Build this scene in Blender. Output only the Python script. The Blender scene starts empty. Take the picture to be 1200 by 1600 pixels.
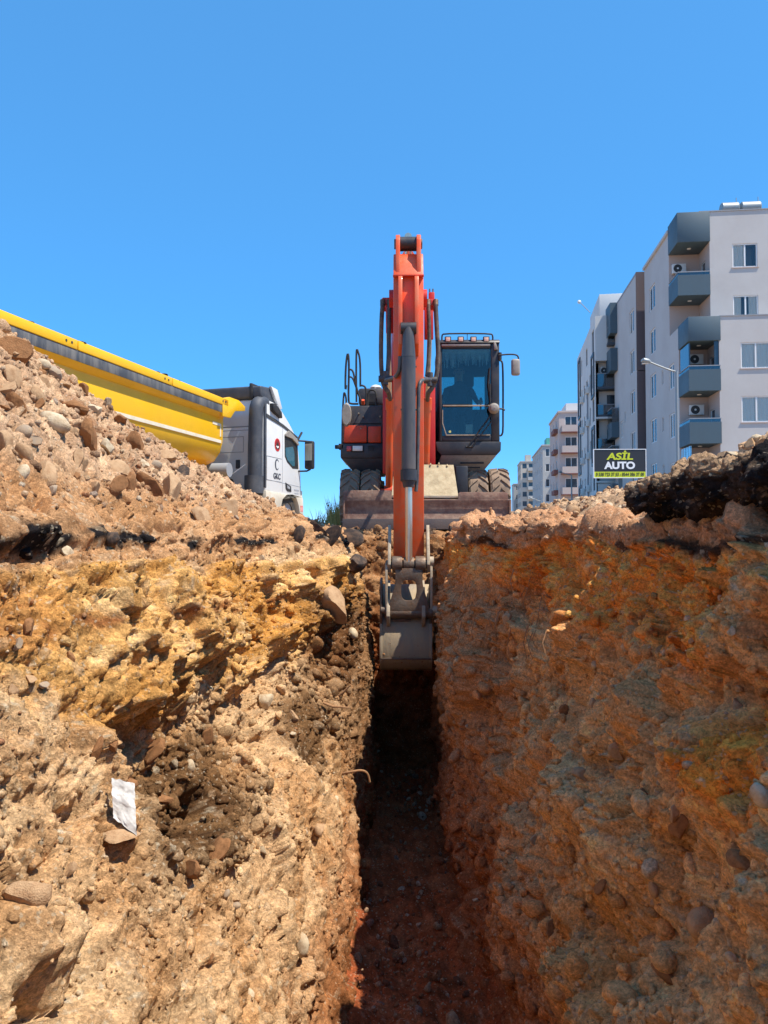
import bpy, bmesh, math, random
import numpy as np
from mathutils import Vector, Matrix, Euler
rad = math.radians
S = bpy.context.scene
COL = S.collection
random.seed(7)

# ------------------------------------------------------------------ camera
CAMZ, YAW, PITCH = -0.12, 1.43, 1.91
cam_d = bpy.data.cameras.new('camera')
cam = bpy.data.objects.new('camera', cam_d); COL.objects.link(cam)
cam.location = (0, 0, CAMZ)
cam.rotation_euler = (rad(90 + PITCH), 0, rad(YAW))
cam_d.sensor_fit = 'HORIZONTAL'; cam_d.sensor_width = 36; cam_d.lens = 36
cam_d.clip_start = 0.05; cam_d.clip_end = 6000
S.camera = cam
# ------------------------------------------------------------------ sky + sun
SUN = Vector((0.44, -0.20, 0.88)).normalized()
W = bpy.data.worlds.new('World'); S.world = W; W.use_nodes = True
wn = W.node_tree.nodes; wl = W.node_tree.links
sky = wn.new('ShaderNodeTexSky'); sky.sky_type = 'NISHITA'; sky.sun_disc = False
sky.sun_elevation = math.asin(SUN.z)
sky.sun_rotation = math.atan2(SUN.x, SUN.y)
sky.altitude = 8000; sky.air_density = 1.0; sky.dust_density = 0.0; sky.ozone_density = 8.0
# the photograph's deep, even azure: flatten the horizon and deepen the blue of the whole dome alike
gm = wn.new('ShaderNodeGamma'); gm.inputs[1].default_value = 0.42
hs = wn.new('ShaderNodeHueSaturation'); hs.inputs['Saturation'].default_value = 1.74; hs.inputs['Value'].default_value = 1.72
wl.new(sky.outputs[0], gm.inputs[0]); wl.new(gm.outputs[0], hs.inputs['Color']); wl.new(hs.outputs[0], wn['Background'].inputs[0]); wn['Background'].inputs[1].default_value = 0.15
sd = bpy.data.lights.new('sun', 'SUN'); sd.energy = 2.5; sd.angle = rad(0.53); sd.color = (1, 0.93, 0.82)
so = bpy.data.objects.new('sun', sd); COL.objects.link(so)
so.rotation_euler = SUN.to_track_quat('Z', 'Y').to_euler(); so.location = (8, 0, 20)
S.view_settings.view_transform = 'Standard'; S.view_settings.look = 'None'
S.view_settings.exposure = 1.5; S.view_settings.gamma = 1.0; S.view_settings.use_curve_mapping = False
S.render.engine = 'CYCLES'
S.cycles.max_bounces = 12; S.cycles.diffuse_bounces = 8; S.cycles.transparent_max_bounces = 16
S.cycles.use_denoising = True

# ------------------------------------------------------------------ helpers
def lin(r, g, b, k=1.0):
    f = lambda c: ((c/255+0.055)/1.055)**2.4 if c > 10 else c/255/12.92
    return (f(r)*k, f(g)*k, f(b)*k)
CR = cam.rotation_euler.to_matrix()
def at(px, py, Y):
    """world point seen at photo pixel (px,py) at forward distance Y"""
    d = CR @ Vector(((px-600)/1200, (800-py)/1200, -1))
    return Vector((0, 0, CAMZ)) + d*(Y/d.y)

def nodes(name):
    m = bpy.data.materials.new(name); m.use_nodes = True
    return m, m.node_tree.nodes, m.node_tree.links, m.node_tree.nodes['Principled BSDF']
def mat(name, c, rough=0.5, metal=0.0, c2=None, scale=8.0, amt=0.6, bump=0.0, bscale=40.0, coat=0.0, spec=0.5, stretch=None):
    """painted / worn surface: two colours mixed by noise, with roughness wear and fine relief"""
    m, n, l, p = nodes(name)
    p.inputs['Base Color'].default_value = (*c, 1); p.inputs['Roughness'].default_value = rough
    p.inputs['Metallic'].default_value = metal; p.inputs['Coat Weight'].default_value = coat
    p.inputs['Specular IOR Level'].default_value = spec
    tc = n.new('ShaderNodeTexCoord'); src = tc.outputs['Object']
    if stretch:
        mp = n.new('ShaderNodeMapping'); mp.inputs['Scale'].default_value = stretch
        l.new(src, mp.inputs[0]); src = mp.outputs[0]
    if c2:
        t = n.new('ShaderNodeTexNoise'); t.inputs['Scale'].default_value = scale; t.inputs['Detail'].default_value = 8
        t.inputs['Roughness'].default_value = 0.68
        l.new(src, t.inputs['Vector'])
        r = n.new('ShaderNodeValToRGB'); r.color_ramp.elements[0].position = 0.42; r.color_ramp.elements[1].position = 0.72
        r.color_ramp.elements[0].color = (0, 0, 0, 1); r.color_ramp.elements[1].color = (amt, amt, amt, 1)
        l.new(t.outputs[0], r.inputs[0])
        x = n.new('ShaderNodeMix'); x.data_type = 'RGBA'
        x.inputs[6].default_value = (*c, 1); x.inputs[7].default_value = (*c2, 1)
        l.new(r.outputs[0], x.inputs[0]); l.new(x.outputs[2], p.inputs['Base Color'])
        q = n.new('ShaderNodeMath'); q.operation = 'MULTIPLY_ADD'; q.inputs[1].default_value = 0.35; q.inputs[2].default_value = rough
        q.use_clamp = True
        l.new(r.outputs[0], q.inputs[0]); l.new(q.outputs[0], p.inputs['Roughness'])
    if bump:
        t2 = n.new('ShaderNodeTexNoise'); t2.inputs['Scale'].default_value = bscale; t2.inputs['Detail'].default_value = 6
        l.new(src, t2.inputs['Vector'])
        b = n.new('ShaderNodeBump'); b.inputs['Strength'].default_value = bump; b.inputs['Distance'].default_value = 0.02
        l.new(t2.outputs[0], b.inputs['Height']); l.new(b.outputs[0], p.inputs['Normal'])
    return m
def glass_mat(name, tint, refl=0.12):
    m, n, l, p = nodes(name)
    n.remove(p)
    tr = n.new('ShaderNodeBsdfTransparent'); tr.inputs[0].default_value = (*tint, 1)
    gl = n.new('ShaderNodeBsdfGlossy'); gl.inputs['Roughness'].default_value = 0.03; gl.inputs[0].default_value = (1, 1, 1, 1)
    fr = n.new('ShaderNodeFresnel'); fr.inputs[0].default_value = 1.45
    ad = n.new('ShaderNodeMath'); ad.operation = 'ADD'; ad.inputs[1].default_value = refl-0.04; ad.use_clamp = True
    l.new(fr.outputs[0], ad.inputs[0])
    mx = n.new('ShaderNodeMixShader'); l.new(ad.outputs[0], mx.inputs[0]); l.new(tr.outputs[0], mx.inputs[1]); l.new(gl.outputs[0], mx.inputs[2])
    l.new(mx.outputs[0], n['Material Output'].inputs[0])
    return m

class MB:
    def __init__(s): s.v = []; s.f = []
    def add(s, vs, fs):
        o = len(s.v); s.v += [tuple(v) for v in vs]; s.f += [tuple(i+o for i in f) for f in fs]; return s
    def box(s, x0, x1, y0, y1, z0, z1):
        return s.add([(x0,y0,z0),(x1,y0,z0),(x1,y1,z0),(x0,y1,z0),(x0,y0,z1),(x1,y0,z1),(x1,y1,z1),(x0,y1,z1)],
                     [(0,3,2,1),(4,5,6,7),(0,1,5,4),(1,2,6,5),(2,3,7,6),(3,0,4,7)])
    def hexa(s, a, b):
        """frustum between two quads a and b (4 points each, same winding)"""
        return s.add(list(a)+list(b), [(3,2,1,0),(4,5,6,7),(0,1,5,4),(1,2,6,5),(2,3,7,6),(3,0,4,7)])
    def prism(s, pts, x0, x1, axis='x'):
        """extrude a 2-D outline; axis x: pts are (y,z), axis y: (x,z), axis z: (x,y); x0/x1 may be lists per point"""
        n = len(pts)
        A = x0 if isinstance(x0, (list, tuple)) else [x0]*n
        B = x1 if isinstance(x1, (list, tuple)) else [x1]*n
        mk = {'x': lambda t, p: (t, p[0], p[1]), 'y': lambda t, p: (p[0], t, p[1]), 'z': lambda t, p: (p[0], p[1], t)}[axis]
        vs = [mk(A[i], pts[i]) for i in range(n)] + [mk(B[i], pts[i]) for i in range(n)]
        fs = [tuple(range(n-1, -1, -1)), tuple(range(n, 2*n))] + [(i, (i+1) % n, n+(i+1) % n, n+i) for i in range(n)]
        return s.add(vs, fs)
    def tube(s, path, r, n=10, caps=True):
        path = [Vector(p) for p in path]; k = len(path)
        R = r if isinstance(r, (list, tuple)) else [r]*k
        vs = []; fs = []; up = None
        for i, p in enumerate(path):
            t = (path[min(i+1, k-1)] - path[max(i-1, 0)]).normalized()
            if up is None: up = Vector((0, 0, 1)) if abs(t.z) < 0.9 else Vector((1, 0, 0))
            a = t.cross(up).normalized(); b = a.cross(t).normalized(); up = b
            for j in range(n):
                an = 2*math.pi*j/n
                vs.append(p + (a*math.cos(an) + b*math.sin(an))*R[i])
        for i in range(k-1):
            for j in range(n):
                fs.append((i*n+j, i*n+(j+1) % n, (i+1)*n+(j+1) % n, (i+1)*n+j))
        if caps: fs += [tuple(range(n-1, -1, -1)), tuple(range((k-1)*n, k*n))]
        return s.add(vs, fs)
    def cyl(s, p0, p1, r0, r1=None, n=20):
        return s.tube([p0, p1], [r0, r0 if r1 is None else r1], n)
    def lathe(s, prof, c, axis='x', n=32):
        """revolve closed (along, radius) outline about an axis through c"""
        m = len(prof); vs = []; fs = []
        for j in range(n):
            a = 2*math.pi*j/n; ca, sa = math.cos(a), math.sin(a)
            for (t, r) in prof:
                d = {'x': (t, r*ca, r*sa), 'y': (r*ca, t, r*sa), 'z': (r*ca, r*sa, t)}[axis]
                vs.append((c[0]+d[0], c[1]+d[1], c[2]+d[2]))
        for j in range(n):
            for i in range(m):
                k = (i+1) % m; jj = (j+1) % n
                fs.append((j*m+i, j*m+k, jj*m+k, jj*m+i))
        return s.add(vs, fs)
    def mesh(s, name, m=None, bevel=0.0, seg=2, ang=38):
        me = bpy.data.meshes.new(name); me.from_pydata(s.v, [], s.f)
        bm = bmesh.new(); bm.from_mesh(me)
        bmesh.ops.recalc_face_normals(bm, faces=bm.faces)
        if bevel:
            es = [e for e in bm.edges if len(e.link_faces) == 2 and e.calc_face_angle(0) > rad(32)]
            bmesh.ops.bevel(bm, geom=es, offset=bevel, segments=seg, affect='EDGES', profile=0.5, clamp_overlap=True)
        bm.to_mesh(me); bm.free()
        me.polygons.foreach_set('use_smooth', [True]*len(me.polygons))
        me.set_sharp_from_angle(angle=rad(ang))
        if m: me.materials.append(m)
        return me
    def build(s, name, m, parent=None, bevel=0.0, seg=2, ang=38, label=None):
        return link(name, s.mesh(name, m, bevel, seg, ang), parent, label)
def build_each(mb, name, m, parent, bevel=0.0):
    """one object for every loose piece of mb"""
    par = list(range(len(mb.v)))
    def find(a):
        while par[a] != a: par[a] = par[par[a]]; a = par[a]
        return a
    for f in mb.f:
        for i in f[1:]: par[find(i)] = find(f[0])
    groups = {}
    for f in mb.f: groups.setdefault(find(f[0]), []).append(f)
    out = []
    for fs in groups.values():
        ids = sorted({i for f in fs for i in f}); mp = {i: k for k, i in enumerate(ids)}
        q = MB(); q.v = [mb.v[i] for i in ids]; q.f = [tuple(mp[i] for i in f) for f in fs]
        out.append(q.build(name, m, parent, bevel))
    return out
def link(name, me, parent=None, label=None):
    o = bpy.data.objects.new(name, me); COL.objects.link(o)
    if parent is not None: o.parent = parent
    if label: o['label'] = label
    return o
def tag(o, label, cat, group=None):
    o['label'] = label; o['category'] = cat
    if group: o['group'] = group
    return o
def thing(name, label, cat, loc=(0, 0, 0), rz=0.0, group=None):
    o = bpy.data.objects.new(name, None); COL.objects.link(o)
    o.location = loc; o.rotation_euler = (0, 0, rz); o.empty_display_size = 0.3
    return tag(o, label, cat, group)
def copy_tree(o, parent=None):
    c = o.copy(); COL.objects.link(c)
    if parent is not None: c.parent = parent
    for ch in list(o.children): copy_tree(ch, c)
    return c
def text_mesh(s, size, offset=0.0, depth=0.004, shear=0.0, sx=1.0, spacing=1.0):
    cu = bpy.data.curves.new('lettering', 'FONT'); cu.body = s; cu.size = size; cu.offset = offset; cu.extrude = depth
    cu.align_x = 'CENTER'; cu.align_y = 'CENTER'; cu.shear = shear; cu.space_character = spacing
    o = bpy.data.objects.new('lettering', cu); COL.objects.link(o)
    dg = bpy.context.evaluated_depsgraph_get(); me = bpy.data.meshes.new_from_object(o.evaluated_get(dg))
    bpy.data.objects.remove(o); bpy.data.curves.remove(cu)
    if sx != 1.0: me.transform(Matrix.Diagonal((sx, 1, 1, 1)))
    return me

# ------------------------------------------------------------------ vector noise
def _h(ix, iy, iz, s):
    h = (ix.astype(np.int64)*374761393 + iy.astype(np.int64)*668265263 + iz.astype(np.int64)*2147483647 + s*974634533) & 0xffffffff
    h = ((h ^ (h >> 13))*1274126177) & 0xffffffff
    h = ((h ^ (h >> 15))*2246822519) & 0xffffffff
    return ((h ^ (h >> 16)) & 0xffffff).astype(np.float32)/16777216.0
def noise(p, seed=0):
    i = np.floor(p); f = (p-i).astype(np.float32); i = i.astype(np.int64)
    u = f*f*f*(f*(f*6-15)+10); out = 0
    for a in (0, 1):
        wx = u[:, 0] if a else 1-u[:, 0]
        for b in (0, 1):
            wy = u[:, 1] if b else 1-u[:, 1]
            for c in (0, 1):
                wz = u[:, 2] if c else 1-u[:, 2]
                g = _h(i[:, 0]+a, i[:, 1]+b, i[:, 2]+c, seed)
                t1 = g*6.2831853*7; t2 = g*41 % 1.0*2-1
                q = np.sqrt(1-t2*t2)
                d = (f[:, 0]-a)*q*np.cos(t1) + (f[:, 1]-b)*q*np.sin(t1) + (f[:, 2]-c)*t2
                out = out + wx*wy*wz*d
    return out*1.6
def fbm(p, oct=4, seed=0, gain=0.5):
    o = 0; a = 1.0; n = 0
    for k in range(oct):
        o = o + a*noise(p*(2.03**k)+k*17.3, seed+k); n += a; a *= gain
    return o/n*1.3
def worley(p, seed=0):
    """F1, F2 and a random id of the nearest cell"""
    i = np.floor(p).astype(np.int64); N = len(p)
    f1 = np.full(N, 9, np.float32); f2 = np.full(N, 9, np.float32); idd = np.zeros(N, np.float32)
    for a in (-1, 0, 1):
        for b in (-1, 0, 1):
            for c in (-1, 0, 1):
                x, y, z = i[:, 0]+a, i[:, 1]+b, i[:, 2]+c
                g = _h(x, y, z, seed); g2 = g*4096 % 1.0; g3 = _h(x, z, y, seed+5)
                d = ((x+g-p[:, 0])**2 + (y+g2-p[:, 1])**2 + (z+g3-p[:, 2])**2).astype(np.float32)
                m = d < f1
                f2 = np.where(m, f1, np.minimum(f2, d)); idd = np.where(m, g, idd); f1 = np.where(m, d, f1)
    return np.sqrt(f1), np.sqrt(f2), idd
def facets(p, seed=0):
    """broken, angular relief: every Worley cell is a tilted flat chip; returns height, edge distance, id"""
    i = np.floor(p).astype(np.int64); N = len(p)
    f1 = np.full(N, 9, np.float32); f2 = np.full(N, 9, np.float32); idd = np.zeros(N, np.float32); df = np.zeros((N, 3), np.float32)
    for a in (-1, 0, 1):
        for b in (-1, 0, 1):
            for c in (-1, 0, 1):
                x, y, z = i[:, 0]+a, i[:, 1]+b, i[:, 2]+c
                g = _h(x, y, z, seed); g2 = g*4096 % 1.0; g3 = _h(x, z, y, seed+5)
                v = np.stack([p[:, 0]-x-g, p[:, 1]-y-g2, p[:, 2]-z-g3], 1).astype(np.float32); d = (v*v).sum(1)
                m = d < f1
                f2 = np.where(m, f1, np.minimum(f2, d)); idd = np.where(m, g, idd); df = np.where(m[:, None], v, df); f1 = np.where(m, d, f1)
    e = np.sqrt(f2)-np.sqrt(f1)
    t = idd*97 % 1.0*6.2832; s = idd*533 % 1.0*2-1; q = np.sqrt(1-s*s)
    tilt = df[:, 0]*q*np.cos(t)+df[:, 1]*q*np.sin(t)+df[:, 2]*s
    return (idd*17 % 1.0-.5)*.45 + tilt*.9 - .22*np.exp(-(e/.10)**2), e, idd
def sstep(a, b, x):
    t = np.clip((x-a)/(b-a), 0, 1); return t*t*(3-2*t)
# ================================================================== TERRAIN
def soil_mat(name, rough=0.95):
    """earth: colour of the layer from the mesh, broken up by grains, chips and crumbs of two sizes"""
    m, n, l, p = nodes(name)
    at_ = n.new('ShaderNodeAttribute'); at_.attribute_name = 'soil'
    tc = n.new('ShaderNodeTexCoord'); src = tc.outputs['Object']
    def nz(sc, det, ro):
        t = n.new('ShaderNodeTexNoise'); t.inputs['Scale'].default_value = sc; t.inputs['Detail'].default_value = det; t.inputs['Roughness'].default_value = ro
        l.new(src, t.inputs['Vector']); return t.outputs[0]
    def vor(sc):
        t = n.new('ShaderNodeTexVoronoi'); t.inputs['Scale'].default_value = sc; l.new(src, t.inputs['Vector']); return t
    def rng_(x, a, b, c, d):
        r = n.new('ShaderNodeMapRange'); r.inputs[1].default_value = a; r.inputs[2].default_value = b; r.inputs[3].default_value = c; r.inputs[4].default_value = d
        l.new(x, r.inputs[0]); return r.outputs[0]
    def mth(op, a, b):
        q = n.new('ShaderNodeMath'); q.operation = op
        for k, x in enumerate((a, b)):
            if isinstance(x, (int, float)): q.inputs[k].default_value = x
            else: l.new(x, q.inputs[k])
        return q.outputs[0]
    n1 = nz(70, 9, .72); v1 = vor(95); v2 = vor(230)
    s1 = n.new('ShaderNodeSeparateColor'); l.new(v1.outputs['Color'], s1.inputs[0]); s2 = n.new('ShaderNodeSeparateColor'); l.new(v2.outputs['Color'], s2.inputs[0])
    f = mth('MULTIPLY', rng_(n1, .3, .7, .62, 1.32), mth('MULTIPLY', rng_(s1.outputs[0], 0, 1, .80, 1.2), rng_(s2.outputs[0], 0, 1, .80, 1.2)))
    x = n.new('ShaderNodeMix'); x.data_type = 'RGBA'; x.blend_type = 'MULTIPLY'; x.inputs[0].default_value = 1
    l.new(at_.outputs['Color'], x.inputs[6]); l.new(f, x.inputs[7])
    # pale grit
    y = n.new('ShaderNodeMix'); y.data_type = 'RGBA'; y.inputs[7].default_value = (*lin(222,204,174,.8), 1)
    l.new(rng_(s1.outputs[1], .955, .965, 0, .4), y.inputs[0]); l.new(x.outputs[2], y.inputs[6]); l.new(y.outputs[2], p.inputs['Base Color'])
    p.inputs['Roughness'].default_value = rough; p.inputs['Specular IOR Level'].default_value = 0.1
    h = mth('ADD', mth('MULTIPLY', n1, 1.0), mth('ADD', mth('MULTIPLY', s1.outputs[0], .16), mth('MULTIPLY', s2.outputs[0], .08)))
    b = n.new('ShaderNodeBump'); b.inputs['Strength'].default_value = .8; b.inputs['Distance'].default_value = 0.022
    l.new(h, b.inputs['Height']); l.new(b.outputs[0], p.inputs['Normal'])
    return m
M_SOIL = soil_mat('soil')

def raw_mesh(name, V, F, C=None, m=None, smooth=True):
    me = bpy.data.meshes.new(name)
    nv, nf, k = len(V), len(F), F.shape[1]
    me.vertices.add(nv); me.vertices.foreach_set('co', V.astype(np.float32).ravel())
    me.loops.add(nf*k); me.loops.foreach_set('vertex_index', F.astype(np.int32).ravel())
    me.polygons.add(nf); me.polygons.foreach_set('loop_start', np.arange(0, nf*k, k, dtype=np.int32))
    me.update(calc_edges=True)
    me.polygons.foreach_set('use_smooth', [smooth]*nf)
    if C is not None:
        ca = me.color_attributes.new('soil', 'FLOAT_COLOR', 'POINT')
        ca.data.foreach_set('color', np.concatenate([C, np.ones((nv, 1))], 1).astype(np.float32).ravel())
    if m: me.materials.append(m)
    return me
def grid_faces(M, N, flip=False):
    a = (np.arange(M-1)[:, None]*N + np.arange(N-1)[None]).ravel()
    q = np.stack([a, a+1, a+N+1, a+N], 1)
    return q[:, ::-1] if flip else q
def grid_normals(P):
    du = np.gradient(P, axis=0); dv = np.gradient(P, axis=1)
    n = np.cross(du, dv); return n/np.maximum(np.linalg.norm(n, axis=2, keepdims=True), 1e-9)

def y_samples(n):
    c = np.linspace(-4, 1.2, 30, endpoint=False)
    e = 0.45; q = np.linspace(1.2**-e, 10.7**-e, n)
    return np.concatenate([c, q**(-1/e)])

LEFT_N = [(-2.5,-.03),(-1.75,0.03),(-1.42,-.10),(-1.24,-.42),(-1.12,-.90),(-.80,-1.55),(-.50,-2.35),(-.34,-3.2)]
LEFT_F = [(-2.5,-.03),(-1.25,0.05),(-.82,-.05),(-.60,-.40),(-.47,-.90),(-.40,-1.55),(-.37,-2.35),(-.33,-3.2)]
RIGHT_N = [(2.5,-.03),(1.62,0.00),(1.27,-.06),(1.18,-.40),(1.06,-.85),(.90,-1.5),(.68,-2.3),(.46,-3.2)]
RIGHT_F = [(2.5,-.03),(1.05,0.06),(.70,0.02),(.60,-.35),(.54,-.85),(.51,-1.5),(.49,-2.3),(.46,-3.2)]
TK = [0,.09,.15,.25,.40,.63,.83,1]
def profile(near, far, y, t, y0, y1):
    s = sstep(y0, y1, y)
    xn = np.interp(t, TK, [p[0] for p in near]); zn = np.interp(t, TK, [p[1] for p in near])
    xf = np.interp(t, TK, [p[0] for p in far]); zf = np.interp(t, TK, [p[1] for p in far])
    return xn*(1-s)+xf*s, zn*(1-s)+zf*s
YT = {-1: (5.6, 8.2), 1: (5.3, 6.7)}
def hit(side, px, py):
    """point of the undisplaced wall seen at a photo pixel"""
    d = at(px, py, 1) - Vector((0, 0, CAMZ)); best = None
    tt = np.linspace(.1, 1, 400)
    for Y in np.linspace(1.3, 10.2, 450):
        w = Vector((0, 0, CAMZ)) + d*Y
        x, z = profile(*((LEFT_N, LEFT_F) if side < 0 else (RIGHT_N, RIGHT_F)), Y, tt, *YT[side])
        xs = np.interp(-w.z, -z, x)
        if (w.x - xs)*side > 0: return w
    return None

def mixc(C, col, w):
    return C*(1-w[:, None]) + np.array(col)[None]*w[:, None]

def clods(p, seed, warp):
    f1, f2, i = worley(p+warp, seed)
    return np.clip(0.62-f1, -0.15, 1), f2-f1, i

def make_wall(side, M, N):
    near, far = (LEFT_N, LEFT_F) if side < 0 else (RIGHT_N, RIGHT_F)
    ys = y_samples(N); N = len(ys); t = np.linspace(0, 1, M)
    T, Y = np.meshgrid(t, ys, indexing='ij')
    Yw = Y + (0 if side < 0 else 1)*.35*np.sin(T*9+1)*np.cos(T*4)
    X, Z = profile(near, far, Yw, T, *YT[side])
    B = np.stack([X, Y, Z], 2); nrm = grid_normals(B)
    if nrm[M//2, N//2, 0]*side > 0: nrm = -nrm
    p = B.reshape(-1, 3); n = nrm.reshape(-1, 3).copy(); x, y, z = p.T
    sd = 11 if side < 0 else 71
    deep = sstep(-.9, -1.9, z); farw = sstep(5.6, 7.6, y); walls = sstep(.02, .09, T.ravel())
    pa = p*np.array([1, .68, 1])
    wp = np.stack([fbm(p*2.2+3, 3, sd+40), fbm(p*2.2+31, 3, sd+41), fbm(p*2.2+57, 3, sd+42)], 1)
    big = fbm(p*np.array([1, .9, 1.3]), 4, sd)
    mid = fbm(p*np.array([3, 3, 4.0]), 4, sd+1)
    k1, e1, i1 = clods(pa*3.0, sd+2, wp*.5)
    q1, _, _ = facets(pa*5.5+wp*.7, sd+3)
    k2, e2, i2 = facets(pa*12.0+wp*.8, sd+4)
    k3, e3, i3 = facets(pa*29.0+wp*1.2, sd+5)
    k4, e4, i4 = facets(pa*68.0+wp*1.5, sd+6)
    streak = fbm(np.stack([x*3+wp[:, 0], y*7+z*1.5, z*.9], 1), 4, sd+7)
    ridge = 1-np.abs(fbm(np.stack([x*1.5, y*2.6+z*.9+.6*wp[:, 0], z*.8], 1), 4, sd+12))*2.2
    c2, _, _ = clods(pa*9.0, sd+13, wp*.4); c3, _, _ = clods(pa*22, sd+14, wp*.6); c4, _, _ = clods(pa*52, sd+15, wp*.8)
    lumps = sstep(-.1, .25, fbm(p*2.3+40, 3, sd+16))
    fine = fbm(p*16, 5, sd+8, .65); n4 = sstep(6.0, 3.0, y); n3 = sstep(9.5, 6.0, y); k4 = k4*n4; k3 = k3*(.4+.6*n3)
    jit = np.random.default_rng(sd).normal(size=len(p))
    zz = z + .10*fbm(np.stack([x*0, y*.8, z*0], 1)+5, 3, sd+8) + .05*mid           # wavy strata
    if side < 0:
        ytop = np.interp(y, [2.2, 3.6, 5, 7], [-.22, -.26, -.32, -.36]); ybot = np.interp(y, [2.2, 2.8, 3.6, 5, 7, 9], [-.55, -.72, -.92, -1.06, -.95, -.8])
        yel = sstep(0, -.06, zz-ytop)*sstep(-.08, .04, zz-ybot+.16*big+.10*mid+.12*noise(p*6, 77))*sstep(9.5, 7.5, y)
        under = sstep(2.7, 3.3, y)*sstep(6.5, 5.2, y)*sstep(0, -.10, zz-ybot)*sstep(-.62, -.30, zz-ybot+.2*mid)
        # cavities and bulges seen in the bank (world positions on the bank, radii in metres)
        pits = [((290,1120),.17,.20,.16),((215,1165),.12,.13,.12),((430,1335),.10,.24,.20),((180,1365),.07,.09,.13),((535,975),.22,.16,.18),
                ((475,905),.16,.12,.10),((340,1260),.30,.10,.13),((500,1010),.16,.14,.10),((265,1290),.2,.07,.09),((570,900),.3,.3,.12),
                ((60,1580),.12,.12,.07),((455,1500),.05,.4,.06),((20,870),.4,.05,.10),((600,960),.4,.3,.15),((400,1080),.2,.1,.08)]
        bul = [((420,1000),.35,.2,.10),((150,1170),.12,.22,.10),((300,1210),.25,.12,.09),((530,930),.2,.12,.14),((250,1020),.5,.10,.07),
               ((190,1310),.07,.07,.08),((60,1480),.2,.12,.08),((380,1130),.25,.12,.08),((350,1330),.14,.10,.09),((480,1250),.15,.3,.08)]
    else:
        yel = sstep(-.10, -.17, zz)*sstep(-.78, -.5, zz+.16*big)
        pits = [((835,940),.35,.25,.10),((1070,1400),.10,.2,.12),((1020,1500),.08,.25,.10),((870,1330),.14,.3,.08),((780,1000),.6,.3,.08),((1110,1170),.10,.06,.05),
                ((930,1480),.1,.2,.08),((760,1130),.4,.25,.08),((1040,880),.3,.03,.05)]
        bul = [((900,1000),.5,.35,.08),((1100,1230),.2,.3,.09),((990,1330),.2,.3,.08),((860,1150),.3,.3,.09),((1160,1000),.25,.2,.07),((1010,1120),.2,.2,.06)]
    D = .10*big + .045*mid
    rough_ = .55+.75*sstep(-.15, .25, fbm(p*1.7+8, 3, sd+9))
    D = D + k1*.09*(.5+.5*sstep(-.2, .3, big)) + q1*(.042+.02*yel)*rough_ + k2*(.015+.012*yel)*rough_ + k3*(.006+.006*yel) + k4*.004 + c2*.036*lumps + c3*.016*(.35+.65*lumps) + c4*.008*n4 + fine*(.016+.01*yel) + jit*.0012*np.abs(y)**.5
    D = D*(1-.35*deep*farw)*walls
    if side > 0: D = D*1.15 + walls*sstep(-.35, -.8, z)*(.13*(ridge-.55)*(1-.5*deep) + .06*sstep(-.15, .3, big))
    else: D = D + walls*(.11*yel*sstep(2.6, 3.4, y)*(.25+lumps) - .20*under*(.5+.9*sstep(-.2, .3, big+mid)))
    D = D + streak*(.05+.03*deep)*walls*(1 if side > 0 else .6)*(.5+.5*sstep(-.5, -1.2, z))
    D = D + (1-walls)*(.02*mid+.012*k2)
    for lst, sg in ((pits, -1), (bul, 1)):
        for (q, ry, rz, dep) in lst:
            c = hit(side, *q)
            if c is None: continue
            r = np.sqrt(((y-c.y)/ry)**2 + ((z-c.z)/rz)**2) + .45*mid + .15*k2
            D = D + sg*dep*(1-sstep(.35, 1.05, r))
    D = D - .05*sstep(.35, .6, fbm(p*np.array([2.6, 2.6, 3.4])+77, 3, sd+33))*walls
    # two old road ledges: a little overhang under each crust
    led = np.exp(-((zz+.17)/.035)**2)*sstep(-.1, .25, fbm(np.stack([y*1.2, z*0, x*0], 1), 2, sd+9))
    D = D + .05*led*walls
    P = p + n*D[:, None]
    # crumbs pushed up/down a bit so faces overhang
    P[:, 2] += walls*(.04*k1 - .03*wp[:, 2] + .008*k2)
    P[:, 1] += walls*(.05*wp[:, 1])
    # ---------------- earth colours, with hollow shade and right-bank brightening painted in
    r1 = fbm(p*np.array([1.3, 1.1, 1.8])+9, 4, sd+20); r2 = fbm(p*5+2, 4, sd+21); r3 = fbm(p*14, 3, sd+22)
    if side < 0:
        C = np.tile(np.array(lin(217,176,130,.88)), (len(p), 1))
        C = mixc(C, lin(196,146,96,.85), sstep(-.1, .35, r1)*.8)
        C = mixc(C, lin(230,194,148,.88), sstep(.05, .4, r2)*.5)
        top = sstep(-.32, -.2, zz); C = mixc(C, lin(206,156,110,.85), top*.9)
        C = mixc(C, lin(184,126,78,.82), top*sstep(0, .4, r2)*.7)
        C = mixc(C, lin(234,178,106,.86), yel*.95)
        C = mixc(C, lin(244,202,142,.88), yel*sstep(.4, .9, i2)*.8*sstep(-.2, .1, r2))
        C = mixc(C, lin(214,150,72,.84), yel*sstep(.0, .35, r1)*.85)
        C = mixc(C, lin(214,150,86,.82), sstep(3.0, 2.5, y)*sstep(.0, -.06, zz-ytop)*sstep(-.52, -.46, zz)*.8)
        C = mixc(C, lin(150,92,40,.8), yel*sstep(.15, .0, e2)*.35)  # darker along the chip edges
        red = np.exp(-((zz-np.interp(y,[2.2,4,6],[-.40,-.55,-.62]))/.03)**2)*sstep(-.15, .2, r2)
        C = mixc(C, lin(140,72,38,.8), red*.8*sstep(9, 7, y))
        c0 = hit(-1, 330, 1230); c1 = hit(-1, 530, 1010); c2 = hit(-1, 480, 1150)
        dk = 0
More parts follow.
